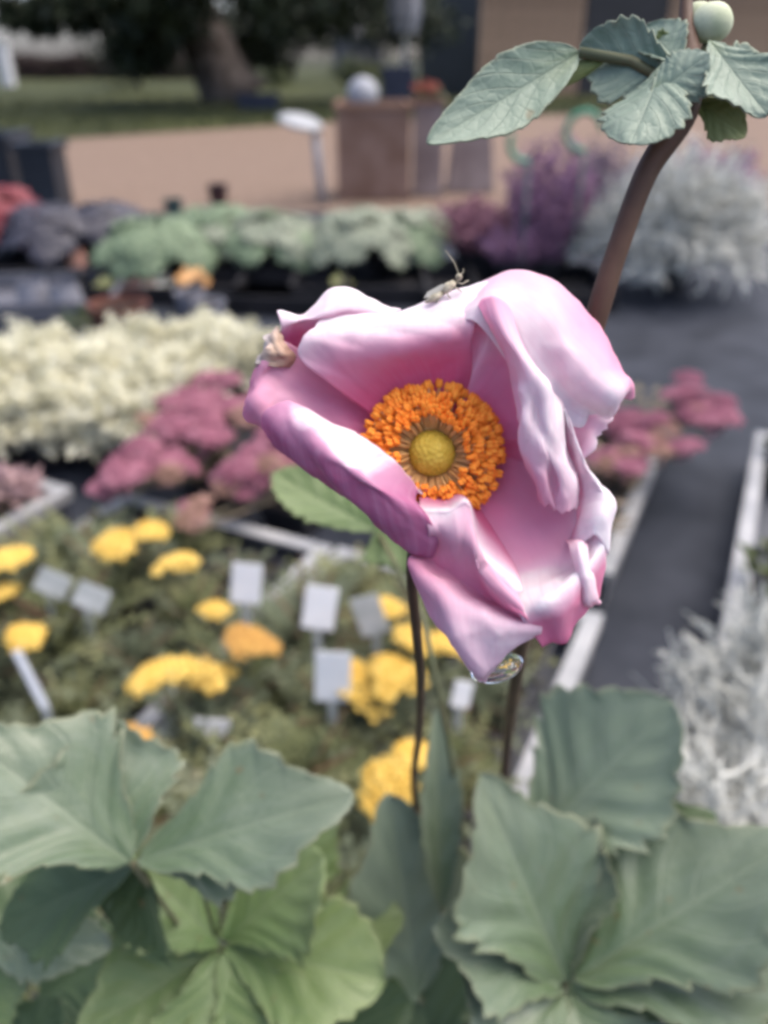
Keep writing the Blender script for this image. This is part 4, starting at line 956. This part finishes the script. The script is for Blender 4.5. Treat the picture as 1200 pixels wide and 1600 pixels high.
# F: lower right petal with sky light on the lip and shade on the outer fold coloured in
petal([[(702, 746, -10.5), (714, 738, -10.5), (722, 724, -10.5), (724, 704, -10.5)],
       [(762, 830, -8), (792, 802, -8), (822, 772, -8), (822, 722, -8)],
       [(790, 888, -5), (840, 868, -6), (882, 840, -5), (884, 765, -5)],
       [(792, 906, -3), (848, 897, -4), (897, 880, -3), (918, 810, -3)],
       [(796, 930, 2), (853, 922, 3), (906, 888, 1), (938, 840, 0)],
       [(812, 958, 4.5), (860, 938, 6.5), (917, 885, 3), (945, 850, 0)],
       [(822, 975, 3), (872, 960, 5), (918, 915, 3), (942, 880, -1)],
       [(846, 998, 0), (872, 1000, 0), (905, 972, 0), (930, 930, -3)],
       [(850, 992, -4), (872, 992, -4), (900, 966, -4), (922, 930, -6)]], seed=6, us=[.1, .34, .46, .9, 1, 1, .3, .22, .22], cr=.0005)
# G: right petal with a pale wavy lip
petal([[(716, 690, -11), (723, 700, -11), (725, 716, -11), (721, 732, -11)],
       [(800, 660, -9), (812, 702, -9), (818, 745, -9), (802, 795, -9)],
       [(858, 660, -7), (870, 715, -7), (872, 775, -7), (862, 842, -7)],
       [(872, 655, -3), (890, 738, -5), (894, 795, -5), (890, 862, -4)],
       [(876, 640, 2), (902, 724, 1), (908, 782, 0), (908, 852, -1)],
       [(886, 636, 2.5), (916, 725, 3), (944, 775, 2.5), (930, 836, 2)],
       [(894, 655, -1), (926, 742, 0), (965, 797, -1), (946, 864, -1)],
       [(890, 670, -6), (918, 750, -6), (952, 800, -6), (936, 862, -6)]], seed=7, us=[0, .25, .42, .4, .85, 1, 1, .9], ruf=.0014, cr=.0009)
# small curled lobe at the lower right
petal([[(885, 845, -4), (905, 838, -4), (920, 842, -4)], [(893, 862, 2), (906, 856, 4), (917, 862, 2)], [(902, 900, 3), (913, 898, 5), (924, 898, 2)], [(908, 940, 1), (918, 936, 3), (930, 928, 1)], [(914, 946, -2), (924, 944, -1), (936, 938, -2)]], seed=8, us=[.6, .85, .9, .75, .6], ruf=.0003, cr=.0003)
# I: upper right petal, inner wall with a lengthwise fold
petal([[(684, 674, -9.5), (698, 676, -9.5), (706, 680, -9.5), (716, 690, -9.5), (722, 700, -9.5)],
       [(712, 600, -7), (732, 596, -5.5), (758, 604, -7), (790, 640, -7), (805, 690, -7)],
       [(728, 545, -3), (760, 540, -1), (790, 560, -4), (818, 620, -4), (840, 700, -5)],
       [(742, 500, 1), (772, 505, 2), (800, 545, 0), (828, 620, 0), (855, 720, -2)]], seed=9, us=[0, [.15, .6, .3, .28, .25], [.25, .75, .42, .38, .35], .5], cr=.0004)
# I: its reflexed outer dome, sky-facing edge and tip painted paler
petal([[(712, 505, 1), (722, 488, 1), (738, 468, -2), (752, 441, -7), (756, 456, -14)],
       [(745, 505, 4), (762, 478, 4), (783, 452, 1), (802, 425, -6), (806, 442, -14)],
       [(798, 572, 1), (815, 532, 4), (843, 484, 3), (868, 442, -5), (866, 462, -14)],
       [(842, 632, 0), (860, 592, 2), (890, 545, 4), (924, 508, -4), (915, 528, -13)],
       [(876, 655, -2), (895, 628, 1), (930, 592, 5), (960, 566, -1), (948, 582, -10)],
       [(902, 660, -4), (926, 645, -1), (960, 618, 5), (984, 598, 1), (970, 606, -6)],
       [(912, 652, -8), (934, 648, -6), (960, 634, -1), (984, 624, -3), (970, 622, -7)]], seed=10,
      us=[[.55, .7, .8, .85, .9], [.55, .65, .78, .88, .9], [.4, .58, .85, 1, 1], [.32, .42, .75, 1, 1], [.3, .42, .8, .98, 1], [.3, .5, .97, 1, 1], [.3, .5, .9, 1, 1]], cr=.0014, label='broad pale petal bent back towards its tip')
# H: inward rolled margin of the same petal
petal([[(746, 480, 3), (754, 467, 6), (772, 463, 7.5), (790, 474, 6.5), (806, 498, 2)],
       [(763, 507, 4), (771, 506, 8), (788, 510, 9), (806, 525, 7), (826, 552, 1)],
       [(794, 560, 4), (802, 560, 8), (820, 566, 9.5), (840, 580, 7), (852, 600, 1)],
       [(804, 600, 3), (812, 600, 7), (838, 602, 10), (858, 608, 8), (876, 632, 1)],
       [(810, 660, 5), (820, 655, 8.5), (840, 655, 8), (860, 664, 8.5), (878, 668, 0)],
       [(814, 705, 2), (826, 702, 6), (850, 700, 9), (868, 708, 6), (884, 712, -1)],
       [(836, 742, 3), (846, 742, 5.5), (862, 746, 5), (878, 752, 5), (894, 756, -2)],
       [(849, 776, 0), (857, 786, 2), (869, 798, 3), (882, 798, 1), (896, 790, -3)]], seed=11,
      us=[.5, [.75, .72, .68, .6, .5], [.9, .85, .8, .75, .6], [.95, .9, .95, .85, .6], [1, .88, .92, .85, .6], [1, .85, .8, .7, .5], [1, .75, .6, .5, .4], [.95, .6, .5, .45, .4]], ruf=.0016, cr=.0016, label='narrow rolled petal margin')
# J: petal behind on the right
petal([[(730, 690, -12), (735, 700, -12), (735, 712, -12)], [(870, 630, -13), (875, 670, -13), (870, 720, -13)], [(925, 632, -12), (922, 668, -12), (905, 722, -12)], [(962, 632, -13), (945, 672, -13), (916, 716, -14)]], seed=12, u0=.2, u1=.85)

# stamens and pistil
M_fil = mat('filament', (.86, .56, .22), (.92, .66, .34), 200, .6, .2, transl=.5)
M_anth = mat('anther', (.82, .20, .018), (.92, .34, .04), 350, .65, .3, .4, 2500)
FWD = ray(675, 708).normalized(); FR = Vector((1, 0, 0)); FU = FR.cross(FWD).normalized(); MM = .001
def stamen_mesh(seed, L, bend):
    random.seed(seed); q = MB()
    pts = [Vector((L*t, 0, bend*L*math.sin(t*2.2))) for t in (0, .33, .66, 1)]
    q.tube(pts, [.00028, .00024, .0002, .0002], 6, False)
    e = pts[-1]
    for sg in (-1, 1):
        vs = []; n = 8; m = 6
        for i in range(m+1):
            th = math.pi*i/m
            for k in range(n):
                a = 2*math.pi*k/n; vs.append(e + Vector((-.00100*math.cos(th), sg*.00036+.00050*math.sin(th)*math.cos(a), .00050*math.sin(th)*math.sin(a))))
        q.add(vs, [(i*n+k, (i+1)*n+k, (i+1)*n+(k+1) % n, i*n+(k+1) % n) for i in range(m) for k in range(n)], 1)
    return q.mesh('stamen', [M_fil, M_anth])
SM = [stamen_mesh(k+1, L*MM, bd) for k, (L, bd) in enumerate(((6, .10), (7.2, .14), (8.4, .08), (9.6, .12), (10.8, .10)))]
SML = (6, 7.2, 8.4, 9.6, 10.8)
B3 = Matrix((FR, FU, -FWD)).transposed()       # local: x right, y up, z to the lens
random.seed(71)
XV, XF, XM = [], [], []
for i in range(560):
    a = i*2.39996 + random.uniform(-.2, .2); rho = 7.2 + 7.2*random.random()**.7; hh = 6.2 - .42*(rho-7.4) + random.uniform(-1.3, .9)
    base = Vector((math.cos(a)*4.3, math.sin(a)*4.3, 1.2+random.uniform(-.6, .6))); d = Vector((math.cos(a+.04)*rho, math.sin(a+.04)*rho, hh)) - base; Ls = d.length
    X = d.normalized(); Y = Vector((-math.sin(a), math.cos(a), 0)); tw = random.uniform(-1.4, 1.4); Zv = X.cross(Y).normalized(); Y = Zv.cross(X); Y2 = (Y*math.cos(tw)+Zv*math.sin(tw)); Z2 = X.cross(Y2)
    Mx = (B3 @ Matrix((X, Y2, Z2)).transposed()).to_4x4(); Mx.translation = B3 @ (base*MM)
    k = min(range(5), key=lambda k: abs(SML[k]-Ls)); Mx = Mx @ Matrix.Scale(Ls/SML[k], 4)
    if i < 296:
        o = bpy.data.objects.new('stamen', SM[k]); COL.objects.link(o); o.parent = fl; o.matrix_local = Mx
    else:                                        # the rest of the dense brush
        n0 = len(XV); XV.extend([Mx @ v.co for v in SM[k].vertices])
        for p in SM[k].polygons: XF.append(tuple(n0+v for v in p.vertices)); XM.append(p.material_index)
q = MB(); q.v = [tuple(v) for v in XV]; q.f = XF; q.mi = XM; tag(q.build('stamen_brush', [M_fil, M_anth], fl), kind='stuff')
bm = bmesh.new(); bmesh.ops.create_icosphere(bm, subdivisions=5, radius=1)
FV = np.array([(math.sin(math.acos(1-2*(i+.5)/240))*math.cos(i*2.39996), math.sin(math.acos(1-2*(i+.5)/240))*math.sin(i*2.39996), 1-2*(i+.5)/240) for i in range(240)])
co = np.array([v.co[:] for v in bm.verts]); dm = (co @ FV.T).max(1)
for v, m_ in zip(bm.verts, dm):
    v.co = B3 @ (Vector(v.co)*(4.9*MM*(.95+.075*max(0, 1-(1-m_)/.0075))) + Vector((0, 0, 1.4*MM)))
me = bpy.data.meshes.new('pistil'); bm.to_mesh(me); bm.free(); me.materials.append(mat('pistil', (.44, .30, .03), (.54, .38, .055), 500, .6, .3, .3, 1500))
me.polygons.foreach_set('use_smooth', [True]*len(me.polygons)); inst('pistil', me, fl)
q = MB(); q.ball(B3 @ Vector((0, 0, -2.5*MM)), 5.6*MM, 20, 12); q.build('receptacle', M_fil, fl)

# water drop, droplets, insect -------------------------------------------------
M_water = glass('water')
def drop(label, px, py, mm, rx, ry, rz, rot=0.0):
    c = P(px, py, DF-mm/1000); q = MB(); n, m = 32, 20; vs = []
    for i in range(m+1):
        th = math.pi*i/m
        for k in range(n):
            a = 2*math.pi*k/n; v = Vector((rx*math.sin(th)*math.cos(a), ry*math.cos(th)*(1 if math.cos(th) < 0 else .8), rz*math.sin(th)*math.sin(a)))
            v = Matrix.Rotation(rot, 3, 'Z') @ v; vs.append(B3 @ v)
    q.add(vs, [(i*n+k, (i+1)*n+k, (i+1)*n+(k+1) % n, i*n+(k+1) % n) for i in range(m) for k in range(n)]); o = q.build('water_drop', M_water, loc=c)
    bm = bmesh.new(); bm.from_mesh(o.data); bmesh.ops.remove_doubles(bm, verts=bm.verts, dist=1e-7); bmesh.ops.recalc_face_normals(bm, faces=bm.faces); bm.to_mesh(o.data); bm.free()
    return tag(o, label, 'drop')
drop('large clear water drop hanging from the lowest petal tip', 776, 1042, -2.2, .0054, .0030, .0034, .28)
drop('tiny water droplet on the broad bent-back petal', 901, 592, 4.6, .00035, .00035, .0003)
drop('tiny water droplet beside the pale wavy petal lip', 894, 744, .5, .0004, .0004, .0003)
drop('small flattened water droplet on the long lower petal', 696, 955, 3.6, .0014, .0013, .0006)
ins = empty('insect', P(694, 452, DF+.003)); IO = P(694, 452, DF+.003)
M_ins = mat('insect_body', (.22, .19, .13), (.42, .38, .28), 900, .45, .4); M_wing = mat('insect_wing', (.5, .48, .4), (.6, .58, .5), 400, .3, .5, transl=.4)
def ip(px, py, mm): return P(px, py, DF-mm/1000) - IO
q = MB(); q.tube([ip(664, 472, -1.2), ip(676, 466, -1.2), ip(690, 458, -1.2)], [.0003, .0008, .0007], 10); q.build('abdomen', M_ins, ins)
q = MB(); q.tube([ip(690, 458, -1.2), ip(700, 449, -1.2), ip(710, 441, -1.2)], [.0006, .0010, .0006], 10); q.build('thorax', M_ins, ins)
q = MB(); q.ball(ip(717, 433, -1.2), .0007, 12, 8); q.build('head', M_ins, ins)
for s in (-1, 1):
    q = MB(); q.add([ip(704, 445, -.8), ip(690, 448+4*s, -.4), ip(668, 462+6*s, -.6), ip(662, 470+4*s, -.8), ip(680, 462+1*s, -.7)], [(0, 1, 2, 3, 4)]); q.build('wing', M_wing, ins)
for k, (a, b_, c_) in enumerate((((712, 440), (722, 444), (732, 438)), ((706, 446), (716, 452), (722, 456)), ((698, 452), (700, 462), (706, 468)), ((690, 458), (684, 470), (676, 476)))):
    q = MB(); q.tube([ip(*a, -1.2), ip(*b_, -.8), ip(*c_, -2.6)], [.00016, .00013, .0001], 6); q.build('leg', M_ins, ins)
for e in ((696, 391), (724, 420)):
    q = MB(); q.tube([ip(718, 431, -1.2), ip((718+e[0])/2+3, (430+e[1])/2, -1.2), ip(*e, -1.2)], [.00013, .0001, .00006], 6); q.build('antenna', M_ins, ins)
tag(ins, 'small slender beige insect perched on the upper petal rim', 'insect')
tag(an, 'pink anemone with orange stamens above lobed grey green leaves', 'flower')
